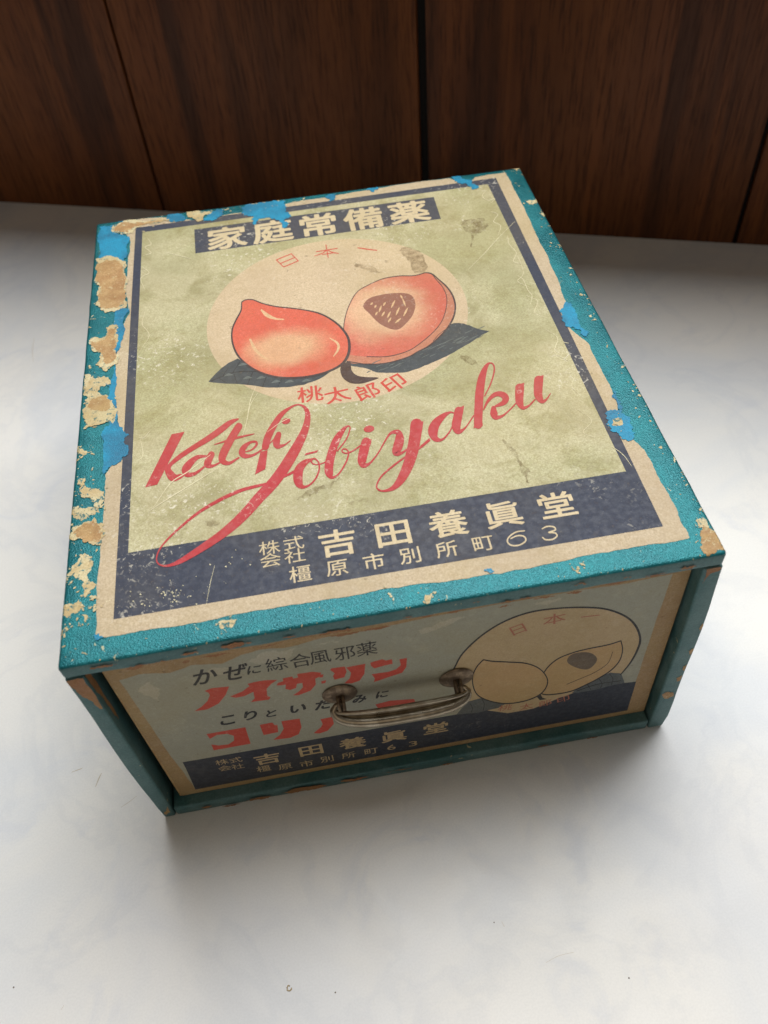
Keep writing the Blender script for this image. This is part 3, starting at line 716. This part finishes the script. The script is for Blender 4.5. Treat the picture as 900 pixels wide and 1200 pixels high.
# ---- torn patches on the cover paper
LAB = [LID.mm(p) for p in lab]
def in_label(p):
    c_ = False
    for i, a in enumerate(LAB):
        b = LAB[i-1]
        if (a.y > p.y) != (b.y > p.y) and p.x < (b.x-a.x)*(p.y-a.y)/(b.y-a.y) + a.x: c_ = not c_
    return c_
class Patch(Ink):
    def poly(s, pts, lift, fr=None, sm=0, jg=None, seed=0):
        q = [s.pl.mm(p) for p in zz(pts, fr)]
        q = jag(q, jg[0], jg[1], seed)
        lift = lift if s.high or any(in_label(p) for p in q) else lift - .55
        # fine triangles, so that a patch can follow the rounded rim of the lid
        s.cut(); s.k += 1; lift += INC*s.k
        bm = bmesh.new(); vv = [bm.verts.new((p.x, p.y, 0)) for p in q]
        for t in tessellate_polygon([[Vector((p.x, p.y, 0)) for p in q]]):
            try: bm.faces.new([vv[i] for i in t])
            except ValueError: pass
        if any(p.x < 2 or p.x > 217 or p.y < 2 or p.y > 254 for p in q):
            for _ in range(4):
                bmesh.ops.subdivide_edges(bm, edges=[e for e in bm.edges if e.calc_length() > 1.1], cuts=1)
                bmesh.ops.triangulate(bm, faces=bm.faces)
        base = len(s.v); bm.verts.index_update()
        s.v += [s.pl.pos(Vector((v.co.x, v.co.y)), lift) for v in bm.verts]
        s.f += [[base+v.index for v in f.verts] for f in bm.faces]; bm.free()
        return q
    high = False
L = .63
def zz(pts, fr): return [(fr[0]+p[0]*fr[2], fr[1]+p[1]*fr[2]) for p in pts]
T6 = (220, 220, 1/5.625)
k = Patch(LID, True)
cy = [([(355, 130), (420, 110), (520, 95), (600, 90), (645, 96), (655, 130), (640, 165), (680, 180), (670, 200), (640, 210), (668, 235), (655, 265), (622, 262), (605, 230), (575, 205), (540, 195), (500, 205), (465, 215), (452, 242), (430, 245), (425, 215), (430, 190), (380, 185), (365, 160)], T6),
      ([(100, 210), (130, 180), (190, 145), (242, 150), (225, 190), (190, 212), (150, 216)], T6),
      ([(475, 82), (510, 84), (550, 98), (568, 113), (555, 128), (535, 115), (500, 104)], R2),
      ([(30, 156), (60, 143), (72, 153), (50, 170)], R2), ([(175, 131), (217, 118), (205, 136)], R2),
      ([(165, 255), (190, 220), (210, 240), (235, 300), (255, 320), (268, 348), (240, 335), (215, 310), (190, 310), (175, 290)], RR),
      ([(330, 610), (352, 604), (380, 600), (402, 625), (425, 660), (435, 685), (415, 710), (380, 695), (345, 675), (335, 645)], RR),
      ([(352, 530), (368, 560), (384, 600), (372, 596), (352, 560)], RR),
      ([(82, 258), (130, 250), (142, 282), (185, 292), (180, 350), (165, 392), (120, 370), (78, 378), (72, 300)], R1),
      ([(138, 548), (186, 545), (165, 590), (155, 680), (133, 720), (140, 800), (136, 900), (112, 900), (120, 820), (125, 700)], R1),
      ([(192, 150), (240, 150), (275, 180), (265, 215), (272, 245), (235, 280), (200, 300), (188, 325), (186, 200)], R3),
      ([(190, 0), (232, 0), (228, 60), (240, 150), (195, 160), (212, 60)], R3),
      ([(152, 880), (170, 878), (188, 890), (166, 900)], R3), ([(680, 745), (700, 741), (718, 748), (700, 756)], R4),
      ([(135, 232), (165, 226), (175, 236), (150, 240)], R1), ([(320, 215), (360, 212), (385, 232), (350, 243), (312, 232)], R1)]
for i, (p, fr) in enumerate(cy): k.poly(p, L, fr, jg=(1.3, 4), seed=20+i)
k.mesh('bared_paper_patch', 'cyan_paper', box)
k = Patch(LID, True)
cream = [([(375, 140), (400, 108), (470, 93), (530, 102), (600, 82), (610, 98), (560, 112), (500, 122), (450, 138), (400, 147)], T6),
      ([(0, 158), (60, 153), (100, 163), (152, 150), (150, 175), (110, 185), (90, 222), (60, 222), (30, 195), (0, 190)], T6),
      ([(95, 345), (120, 333), (150, 370), (187, 378), (187, 440), (150, 430), (130, 400), (100, 380)], R3),
      ([(75, 430), (110, 438), (172, 450), (122, 475), (78, 470)], R3), ([(100, 600), (142, 622), (152, 700), (120, 750), (108, 690), (85, 662), (60, 690), (48, 680), (70, 655)], R3),
      ([(50, 775), (100, 755), (95, 800), (60, 822), (38, 800)], R3), ([(590, 845), (620, 828), (654, 828), (640, 850), (600, 862)], R3),
      ([(130, 780), (162, 775), (150, 802)], R3), ([(118, 18), (170, 3), (178, 40), (217, 60), (217, 142), (170, 145), (115, 160), (112, 100)], R3),
      ([(40, 775), (80, 788), (122, 800), (62, 822), (48, 862), (28, 832)], R1), ([(30, 865), (60, 850), (125, 858), (135, 905), (30, 905)], R1),
      ([(66, 372), (112, 362), (150, 368), (176, 398), (180, 460), (176, 535), (142, 552), (98, 560), (66, 528), (78, 480), (60, 450)], R1),
      ([(44, 660), (92, 648), (105, 612), (146, 606), (148, 660), (134, 692), (146, 735), (108, 765), (66, 745), (80, 700)], R1),
      ([(75, 505), (152, 470), (185, 500), (172, 568), (140, 562), (82, 552), (62, 535)], R3),
      ([(120, 262), (165, 236), (220, 236), (318, 230), (260, 250), (206, 266), (180, 286), (138, 280)], R1),
      ([(60, 200), (120, 235), (145, 240), (100, 245), (75, 235)], R3), ([(60, 255), (80, 268), (100, 262), (85, 280)], R3),
      ([(740, 170), (775, 150), (770, 175), (750, 180)], R2), ([(795, 208), (808, 210), (800, 222)], R2), ([(848, 320), (865, 322), (858, 333)], R2),
      ([(690, 42), (705, 38), (722, 50), (705, 62), (695, 55), (680, 50)], R2), ([(350, 825), (360, 838), (352, 842)], R4), ([(475, 830), (500, 826), (492, 852), (478, 862), (472, 850)], R4),
      ([(340, 805), (356, 798), (352, 818)], R5), ([(765, 632), (805, 628), (812, 655), (790, 660), (775, 650)], R5),
      ([(30, 870), (56, 852), (60, 862), (36, 890)], R3), ([(160, 900), (170, 895), (190, 905), (175, 912)], (50, 400, 1/3)),
      ([(106, 725), (140, 730), (118, 745)], (60, 480, 1/3)), ([(350, 655), (372, 628), (384, 630), (368, 660)], RR)]
rr = random.Random(5)
for i, (p, fr) in enumerate(cream): k.poly(p, L+.02, fr, jg=(1.9, 5), seed=50+i)
k.mesh('torn_paper_patch', 'torn_cream', box)
k = Ink(LID, stuff=True)
# chips scattered along the right and left edges, and the front edge
def chip(x, y, s_, seed):
    r = random.Random(seed); n_ = 7; st = r.uniform(.5, 1.8); ro = r.uniform(0, pi)
    p = [(s_*st*cos(a)*r.uniform(.4, 1.3), s_/st*sin(a)*r.uniform(.4, 1.3)) for a in [2*pi*j/n_ for j in range(n_)]]
    p = [Vector((x + u*cos(ro)-v*sin(ro), y + u*sin(ro)+v*cos(ro))) for u, v in p]
    k.poly_mm(jag(p, .35, 2, seed), L+.05 if in_label(Vector((x, y))) else .12)
for i in range(120):
    y = 262*(1-rr.random()**.8) - 4; xx = 218.9 - abs(rr.gauss(0, 2.6))
    chip(xx, max(2, min(254, y)), rr.choice((.14, .2, .2, .3, .3, .5, .8)), i)
for i in range(110):
    y = rr.uniform(4, 255); xx = .3 + abs(rr.gauss(0, 4))
    chip(xx, y, rr.choice((.14, .2, .3, .3, .5, .7)), 300+i)
for i in range(46): chip(rr.uniform(3, 216), rr.choice((abs(rr.gauss(.6, .8)), rr.uniform(1, 8))), rr.choice((.12, .16, .2, .3)), 600+i)
for i in range(50): chip(rr.uniform(8, 110), 258 - abs(rr.gauss(0, 4)), rr.choice((.3, .5, .8)), 700+i)
# crumbs of paper round the torn places
for i, (p, fr) in enumerate(cream):
    q = [LID.mm(v) for v in zz(p, fr)]
    for j in range(9):
        v = rr.choice(q) + Vector((rr.gauss(0, 1.3), rr.gauss(0, 1.6)))
        if .5 < v.x < 219: chip(v.x, v.y, rr.choice((.15, .25, .4, .6)), 900+i*10+j)
k.mesh('paper_chip', 'torn_cream', box)
k = Patch(LID, True)
tan = [([(70, 390), (110, 372), (140, 376), (163, 402), (170, 460), (165, 530), (140, 544), (100, 548), (76, 520), (86, 480), (66, 450)], R1),
       ([(50, 662), (95, 655), (112, 620), (138, 617), (138, 660), (125, 690), (138, 722), (108, 742), (84, 700)], R1),
       ([(42, 872), (90, 852), (118, 870), (110, 903), (50, 903)], R1), ([(130, 62), (195, 52), (210, 92), (170, 110), (135, 92)], R3),
       ([(130, 262), (170, 242), (215, 242), (310, 233), (200, 262), (178, 280), (142, 275)], R1),
       ([(88, 512), (150, 480), (172, 502), (168, 558), (142, 554), (95, 540), (72, 530)], R3),
       ([(792, 645), (822, 660), (856, 700), (872, 733), (838, 742), (792, 744), (786, 700)], R5)]
for i, (p, fr) in enumerate(tan):
    k.high = i in (0, 1, 2, 4)
    k.poly(p, L+.06, fr, jg=(1.3, 4), seed=90+i)
k.mesh('bare_board_patch', 'board_tan', box)

# ---- wear on the front rim of lid, side strips and bottom rim (y = 0 plane)
class FrontRim(Plane):
    def __init__(s, y): s.y = y; s.front = True
    def pos(s, q, lift): return Vector((q.x, s.y - lift, q.y))*MM
rim = FrontRim(0.0)
def rim_part(name, mat, polys, lift, amp=.6, seed=0, pl=rim):
    k = Ink(pl, True)
    for i, p in enumerate(polys): k.poly_mm(jag([Vector(q) for q in p], amp, 4, seed+i), lift)
    return k.mesh(name, mat, box)
rr = random.Random(8); pl_ = []
for (x, z, w_, h_) in ((14, 126.6, 9, .9), (41, 125.6, 6, 1.3), (56, 125.9, 10, 1.6), (73, 125.2, 5, .8), (27, 123.6, 12, 1.0), (88, 123.4, 12, .9), (150, 123.3, 14, .8), (207, 125.2, 6, 2.2), (170, 126.3, 5, 1.0), (186, 125.6, 3, .8), (196, 124.2, 8, .5), (112, 124.6, 4, .5), (135, 126.4, 3, .5)):
    pl_.append([(x-w_/2, z), (x-w_/4, z+h_/2), (x+w_/4, z+h_*.4), (x+w_/2, z), (x+w_/5, z-h_/2), (x-w_/3, z-h_*.4)])
for (x, z, w_, h_) in ((62, 4.4, 20, 4.2), (42, 3.4, 11, 2.4), (84, 5.0, 12, 2.4), (30, 1.9, 8, 1.4), (20, 4.6, 5, 1.2), (125, 3.2, 7, 1.0), (168, 3.6, 6, 1.0), (190, 2.6, 5, .9), (104, 6.0, 12, .9)):
    pl_.append([(x-w_/2, z), (x-w_/4, z+h_/2), (x+w_/4, z+h_*.4), (x+w_/2, z), (x+w_/5, z-h_/2), (x-w_/3, z-h_*.4)])
rim_part('torn_edge_patch', 'board_brown', pl_, .42, .9)
# corners where the wrapping paper has gone and the wood shows
rim_part('bare_corner_patch', 'board_brown', [[(.4, 117.5), (.5, 121.6), (5.7, 121.6), (5.7, 101.6), (4.9, 100.4), (3.4, 107.5), (1.4, 113)],
         [(214.2, 121.5), (219.2, 121.6), (219.2, 119.6), (216, 118.6), (214.6, 113)]], .15, .5, 5)
rim_part('bare_corner_patch', 'board_tan', [[(216.2, 32), (218.4, 34), (221, 32.5), (221.6, 29), (219.4, 27.5), (217, 29.5)], [(220.4, 54), (221.9, 55.4), (221.7, 50), (220.7, 51.5)],
         [(220.6, 84), (221.4, 86), (221.3, 80.5)], [(219.6, 45), (221.7, 47), (221.6, 42), (220.4, 42)], [(220.2, 66), (221.6, 68), (221.6, 62)], [(2.4, 3.5), (4.8, 5.8), (5, 12), (3.8, 9), (2, 6)]], .15, .5, 15)

# torn streak inside the left wall of the opening
bm = bmesh.new(); q = jag([Vector(p) for p in ((1, 121), (4.6, 121), (4.9, 108), (4.6, 88), (3.6, 84.5), (2.9, 90), (2.6, 104), (1.6, 110))], .5, 3, 77)
vv = [bm.verts.new(Vector((6.12, p.x, p.y))*MM) for p in q]
for t in tessellate_polygon([[Vector((p.x, p.y, 0)) for p in q]]): bm.faces.new([vv[i] for i in t])
for f in bm.faces:
    f.normal_update()
    if f.normal.x < 0: f.normal_flip()
from_bm('torn_edge_patch', bm, 'board_brown', box)
# ------------------------------------------------------------------ drawer
X0, X1, Z0, Z1_ = 9.4, 212.6, 8.0, 118.4
bm = box_bm(X0, X1, FRONTY, FRONTY+4, Z0, Z1_, .4, 2)
# the right edge leans outwards a little towards the bottom
for v in bm.verts:
    p = v.co/MM
    if p.x > 150: p.x += (118-p.z)/110*2.0
    v.co = p*MM
drawer = from_bm('drawer', bm, 'board_tan', box, 40)
for nm, a in (('drawer_side', (9.8, 12.8, FRONTY+4.2, 246, 8.3, 112)), ('drawer_side', (209.4, 212.4, FRONTY+4.2, 246, 8.3, 112)), ('drawer_back', (13, 209.2, 243, 246, 8.3, 112)), ('drawer_bottom', (13, 209.2, FRONTY+4.2, 242.8, 8.3, 10.5))):
    from_bm(nm, box_bm(*a, .3, 1), 'board_tan', drawer, 40)
# label on the drawer
k = Ink(DRW)
k.poly_mm(jag([(9.9, 117.9), (212.2, 118.0), (212.9, 60), (214.2, 8.9), (190, 8.5), (150, 8.9), (100, 8.3), (60, 8.8), (10.6, 8.2), (10.2, 60)], .35, 6, 3), .16)
k.mesh('drawer_label_margin', 'tan_margin', drawer)
k = Ink(DRW)
ft = [(13.2, 108.5), (20, 110.0), (30, 107.5), (38, 110.0), (48, 107.6), (55, 111.0), (62, 112.2), (70, 110.6), (84, 112.8), (100, 112.6), (120, 114.0), (150, 114.6), (175, 114.4), (190, 113.6), (205.8, 114.6)]
k.poly_mm(jag(ft + [(205.5, 60), (206.0, 12.4), (110, 13.4), (17.0, 13.2), (15.6, 40), (14.4, 75)], .28, 5, 8), .19)
k.mesh('drawer_field_print', 'field_front', drawer)
# torn paper fringe along the top
k = Ink(DRW, stuff=True); rr = random.Random(3)
for i in range(14):
    x = 22 + i*13.5 + rr.uniform(-4, 4); z = 114.0 + rr.uniform(-1.5, 1.5); w_ = rr.uniform(4, 12); h_ = rr.uniform(.8, 2.2)
    k.poly_mm(jag([(x-w_/2, z), (x, z+h_/2), (x+w_/2, z), (x, z-h_/2)], .6, 3, i), .20)
k.mesh('torn_fringe', 'board_brown', drawer)
k = Ink(DRW, True)
for i, p in enumerate(([(55, 106), (60, 108), (66, 110.5), (74, 109), (71, 104), (62, 103)], [(44, 106), (50, 104.5), (48, 100), (42, 101)], [(18, 101), (23, 104), (25, 98), (22, 90), (18, 96)], [(116, 107), (124, 110), (136, 111), (128, 107.5), (118, 104)], [(156, 111.5), (166, 112.4), (167, 110), (158, 110)], [(80, 109), (90, 110.5), (88, 108)])):
    k.poly_mm(jag(p, 1.2, 4, i+40), .205)
mk('pale_rub', (186, 182, 164), abr=.1, stain=.5, speck=.3); k.mesh('rubbed_patch', 'pale_rub', drawer)

F = (520, 690, .3)
# emblem on the drawer
disc = [(40, 310), (75, 250), (150, 180), (240, 125), (340, 90), (450, 75), (560, 72), (640, 80), (710, 107), (750, 145), (767, 195), (755, 240), (727, 290), (690, 335), (640, 375), (570, 405), (460, 440), (350, 472), (250, 487), (165, 480), (95, 450), (50, 405), (30, 355)]
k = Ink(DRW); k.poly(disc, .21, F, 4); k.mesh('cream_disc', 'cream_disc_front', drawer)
k = Ink(DRW)
k.poly([(214, 893), (229, 925), (735, 832.2), (745.3, 798.5), (692, 804.5), (660, 816), (625, 830), (595, 835.5), (568, 832), (540, 836)], .235, jg=(.15, 2))
k.mesh('navy_band', 'ink_navy_front', drawer)
k = Ink(DRW, True)
k.poly([(50, 490), (95, 440), (150, 425), (245, 447), (215, 464), (130, 483)], .25, F, jg=(.2, 2))
k.poly([(500, 405), (560, 365), (620, 340), (650, 326), (692, 330), (706, 366), (640, 380), (590, 394), (520, 406)], .25, F, jg=(.2, 2))
k.mesh('leaf_print', 'leaf_front', drawer)
k = Ink(DRW)
hp = [(692, 202), (698, 238), (686, 280), (652, 318), (602, 350), (555, 374), (500, 398), (440, 410), (385, 410), (372, 380), (395, 320), (440, 276), (500, 250), (560, 234), (640, 218)]
k.poly(hp, .265, F, 4); k.mesh('halved_peach_print', 'peach_front', drawer)
k = Ink(DRW); k.poly([(482, 285), (495, 258), (535, 247), (575, 250), (598, 270), (590, 293), (560, 314), (515, 306)], .28, F, 4); k.mesh('pit_print', 'pit_front', drawer)
pf = [(155, 276), (190, 282), (250, 285), (320, 290), (372, 310), (402, 345), (402, 378), (375, 412), (320, 436), (250, 447), (190, 440), (140, 420), (118, 390), (112, 345), (126, 308), (146, 284)]
k = Ink(DRW); k.poly(pf, .30, F, 4); k.mesh('peach_print', 'peach_front', drawer)
k = Ink(DRW)
outline(pf + pf[:1], .32, F, 4.6); outline(hp + hp[:1], .285, F, 4.4); outline([(660, 245), (640, 290), (590, 325), (545, 345), (480, 372)], .285, F, 2)
dw = [6, 6, 6, 6, 6, 6, 6.5, 7, 8, 9, 9, 8, 6, 4]; outline(disc[:14], .245, F, dw)
for st in ([(560, 372), (574, 392)], [(606, 350), (618, 370), (612, 386)], [(648, 332), (660, 350), (655, 374)], [(520, 398), (600, 372), (690, 358)], [(104, 448), (112, 466), (108, 480)], [(150, 430), (158, 450), (154, 474)]): outline(st, .26, F, 2.5)
k.poly([(355, 412), (378, 410), (385, 424), (402, 430), (375, 434)], .26, F)
k.mesh('emblem_outline', 'ink_black', drawer)
k = Ink(DRW)
for ch, p, rot, w_, h_ in (('日', (290, 158), .35, 6.6, 6.4), ('本', (432, 118), .08, 7.4, 6.6), ('一', (572, 107), -.12, 6.4, 6), ('桃', (240, 464), -.1, 5.2, 5.0), ('太', (322, 459), .05, 5.2, 5.0), ('郎', (396, 446), .12, 5.2, 5.0), ('印', (466, 430), .2, 5.2, 5.0)):
    c_ = DRW.mm((F[0]+p[0]*F[2], F[1]+p[1]*F[2])); put_glyph(k, ch, c_.x, c_.y, w_, h_, .275, .004, rot)
k.mesh('printed_character', 'red_faded', drawer)
# lettering rows
A_ = (210, 740, .2); B_ = (340, 720, .26667); C_ = (170, 840, .2)
def G(k, ch, p, fr, w, h, lift=.24, bold=0, shear=0, rot=0, fit=False):
    c_ = DRW.mm((fr[0]+p[0]*fr[2], fr[1]+p[1]*fr[2])); put_glyph(k, ch, c_.x, c_.y, w, h, lift, bold, rot, fit, shear)
k = Ink(DRW)
for ch, p, fr, w_, h_ in (('か', (152, 262), A_, 8.2, 9.5), ('ぜ', (326, 238), A_, 8.0, 9.5), ('に', (440, 222), A_, 4.6, 5.2)): G(k, ch, p, fr, w_, h_, bold=.02, shear=.25, fit=True)
for ch, p, fr in (('綜', (570, 192), A_), ('合', (710, 170), A_), ('風', (824, 149), A_), ('邪', (240, 170), B_), ('薬', (337, 152), B_)): G(k, ch, p, fr, 6.6, 8.4, bold=.003)
for ch, p, fr, w_, h_ in (('こ', (285, 518), A_, 5.2, 6.6), ('り', (418, 490), A_, 4.6, 6.6), ('と', (540, 478), A_, 3.6, 5.0), ('い', (697, 450), A_, 5.8, 5.6), ('た', (842, 428), A_, 5.5, 6.6), ('み', (306, 370), B_, 5.0, 5.6), ('に', (405, 350), B_, 4.4, 4.8)):
    G(k, ch, p, fr, w_, h_, bold=.04, shear=.22, fit=True)
k.mesh('printed_character', 'ink_black', drawer)
k = Ink(DRW)
k.poly([(148, 347), (190, 331), (292, 321), (272, 370), (232, 420), (165, 455), (90, 466), (130, 440), (165, 407), (180, 372), (172, 358)], .24, A_)
k.cut()
k.poly([(298, 380), (370, 350), (412, 318), (400, 306), (440, 295), (500, 285), (575, 282), (540, 305), (512, 335), (515, 375), (535, 385), (525, 398), (420, 412), (442, 390), (435, 352), (380, 378), (330, 387)], .24, A_)
k.cut()
k.poly([(570, 315), (578, 300), (610, 290), (606, 274), (662, 262), (667, 275), (697, 268), (690, 248), (780, 235), (832, 240), (820, 265), (797, 275), (800, 310), (770, 345), (700, 372), (666, 373), (702, 350), (725, 325), (722, 300), (690, 305), (684, 330), (650, 342), (622, 335), (625, 310), (600, 314)], .24, A_)
k.poly([(822, 252), (845, 250), (842, 266), (822, 270)], .24, A_); k.poly([(832, 290), (860, 285), (856, 300), (834, 305)], .24, A_)
k.cut()
k.poly([(175, 243), (182, 236), (240, 228), (248, 250), (238, 275), (195, 286), (188, 270), (196, 258)], .24, B_)
k.poly([(245, 232), (330, 216), (326, 260), (305, 290), (270, 302), (238, 302), (262, 280), (268, 256)], .24, B_)
k.cut()
k.poly([(352, 212), (368, 206), (405, 196), (420, 202), (447, 196), (450, 216), (420, 222), (370, 236), (356, 226)], .24, B_)
k.poly([(358, 262), (384, 258), (430, 252), (466, 240), (486, 222), (480, 196), (513, 191), (510, 230), (492, 255), (440, 272), (388, 290), (368, 296), (372, 280)], .24, B_)
k.cut()
k.poly([(160, 600), (387, 560), (418, 656), (203, 695), (188, 661), (230, 667), (290, 660), (322, 637), (320, 610), (282, 598), (220, 605), (180, 628)], .24, A_)
k.cut()
k.poly([(472, 546), (545, 532), (560, 548), (575, 545), (580, 588), (495, 606)], .24, A_)
k.poly([(598, 525), (705, 509), (716, 560), (700, 600), (650, 622), (550, 634), (590, 605), (612, 568)], .24, A_)
k.cut()
k.poly([(133, 460), (185, 449), (192, 480), (165, 510), (130, 522), (103, 521), (135, 495), (143, 480)], .24, B_)
k.cut()
k.poly([(230, 468), (300, 450), (345, 446), (350, 462), (240, 484)], .24, B_)
k.cut()
k.poly([(374, 395), (440, 378), (545, 371), (551, 388), (530, 425), (470, 448), (430, 452), (440, 425), (445, 410), (400, 420), (386, 410)], .24, B_)
k.mesh('printed_character', 'red_front', drawer)
k = Ink(DRW)
for ch, p, fr in (('吉', (517, 745), A_), ('田', (772, 695), A_), ('養', (275, 565), B_), ('眞', (455, 535), B_), ('堂', (640, 500), B_)): G(k, ch, p, fr, 9.6, 8.8, .25, .02)
for ch, p, fr in (('橿', (695, 303), C_), ('原', (822, 290), C_), ('市', (72, 655), B_), ('別', (163, 635), B_), ('所', (257, 618), B_), ('町', (355, 600), B_)): G(k, ch, p, fr, 5.2, 5.4, .25, .002)
for ch, p in (('6', (445, 583)), ('3', (540, 567))): G(k, ch, p, B_, 3.6, 4.6, .25, .002, fit=True)
for ch, p in (('株', (450, 265)), ('式', (530, 252)), ('会', (467, 300)), ('社', (543, 290))): G(k, ch, p, C_, 4.6, 4.6, .25, .0)
k.mesh('printed_character', 'cream_ink_front' if 'cream_ink_front' in MAT else 'cream_disc_front', drawer)

# ---- pull: two washers, staples and a swelling bail
def tube(bm, pts, rad, seg=12, flat=None):
    P = [Vector(p) for p in pts]; rings = []
    for i, p in enumerate(P):
        t = (P[min(i+1, len(P)-1)] - P[max(i-1, 0)]).normalized()
        up = Vector((0, 0, 1)) if abs(t.z) < .95 else Vector((0, 1, 0))
        a = t.cross(up).normalized(); b = t.cross(a).normalized()
        r = rad[i] if isinstance(rad, (list, tuple)) else rad
        fa, fb = (flat[i] if flat else (1, 1))
        rings.append([bm.verts.new((p + a*r*fa*cos(2*pi*j/seg) + b*r*fb*sin(2*pi*j/seg))*MM) for j in range(seg)])
    for A, B in zip(rings, rings[1:]):
        for j in range(seg): bm.faces.new((A[j], A[(j+1) % seg], B[(j+1) % seg], B[j]))
    bm.faces.new(rings[0][::-1]); bm.faces.new(rings[-1])
def ctube(pts, k=6): return smooth_open([Vector(p) for p in pts], k)
def washer(cx, cz):
    bm = bmesh.new(); n_ = 36; prof = [(0, -1.7), (2.4, -1.65), (5.2, -1.25), (6.5, -.6), (6.7, -.25), (6.4, 0)]
    rings = [[bm.verts.new(Vector((cx + r*cos(2*pi*j/n_), FRONTY-.25 + y, cz + r*sin(2*pi*j/n_)))*MM) for j in range(n_)] if r else [bm.verts.new(Vector((cx, FRONTY-.25+y, cz))*MM)] for r, y in prof]
    for j in range(n_): bm.faces.new((rings[0][0], rings[1][(j+1) % n_], rings[1][j]))
    for A, B in zip(rings[1:], rings[2:]):
        for j in range(n_): bm.faces.new((A[j], A[(j+1) % n_], B[(j+1) % n_], B[j]))
    bmesh.ops.recalc_face_normals(bm, faces=bm.faces)
    return from_bm('washer', bm, 'dark_metal', drawer, 40)
wl = DRW.mm((398, 812)); wr = DRW.mm((534.5, 793))
for c_ in (wl, wr):
    washer(c_.x, c_.y)
    bm = bmesh.new()
    for dx in (-.9, .9):
        tube(bm, ctube([(c_.x+dx, FRONTY-1.2, c_.y+.6), (c_.x+dx, FRONTY-4.6, c_.y+.2), (c_.x+dx*.9, FRONTY-6.4, c_.y-2.4), (c_.x+dx*.8, FRONTY-5.2, c_.y-4.8), (c_.x+dx*.7, FRONTY-1.6, c_.y-4.2)], 5), .75, 10)
    bmesh.ops.recalc_face_normals(bm, faces=bm.faces)
    from_bm('staple', bm, 'dark_metal', drawer, 60)
def bail(x0, z0, x1, z1):
    bm = bmesh.new(); N = 44; P = []; R_ = []; FL = []
    for i in range(N+1):
        t = i/N; a = pi*t
        x = (x0+x1)/2 - (x1-x0)/2*math.copysign(abs(cos(a))**.72, cos(a)) 
        s_ = sin(a)**.62
        zc = z0 + (z1-z0)*t + 1.2
        P.append(Vector((x, FRONTY-4.2 - 6.0*s_, zc - 4.6*s_))); w_ = sin(a)**.8
        R_.append(1.3 + 1.0*w_); FL.append((1.0, 1.0))
    for sx, c0 in ((1, P[0]), (-1, P[-1])): pass
    P = [P[0] + Vector((3.4, .3, .8)), P[0] + Vector((1.2, -.2, .6))] + P[1:-1] + [P[-1] + Vector((-1.2, -.2, .6)), P[-1] + Vector((-3.4, .3, .8))]
    R_ = [.95, 1.0] + R_[1:-1] + [1.0, .95]
    tube(bm, P, R_, 14)
    # the thinner upper edge of the hollow bail with the web between
    Q = [p + Vector((0, .8 + 1.0*sin(pi*i/(len(P)-1)), 5.0*sin(pi*i/(len(P)-1)))) for i, p in enumerate(P)]
    tube(bm, Q[5:-5], .85, 10)
    for a, b, c_, d in zip(P[5:-6], P[6:-5], Q[6:-5], Q[5:-6]):
        o_ = Vector((0, .5, -.2)); vv = [bm.verts.new((v+o_)*MM) for v in (a, b, c_, d)]; bm.faces.new(vv)
        vv = [bm.verts.new((v+o_+Vector((0, .35, .1)))*MM) for v in (a, b, c_, d)]; bm.faces.new(vv[::-1])
    bmesh.ops.recalc_face_normals(bm, faces=bm.faces)
    return from_bm('pull_handle', bm, 'dull_metal', drawer, 60)
bail(wl.x-3.4, wl.y-3.0, wr.x+3.4, wr.y-3.0)
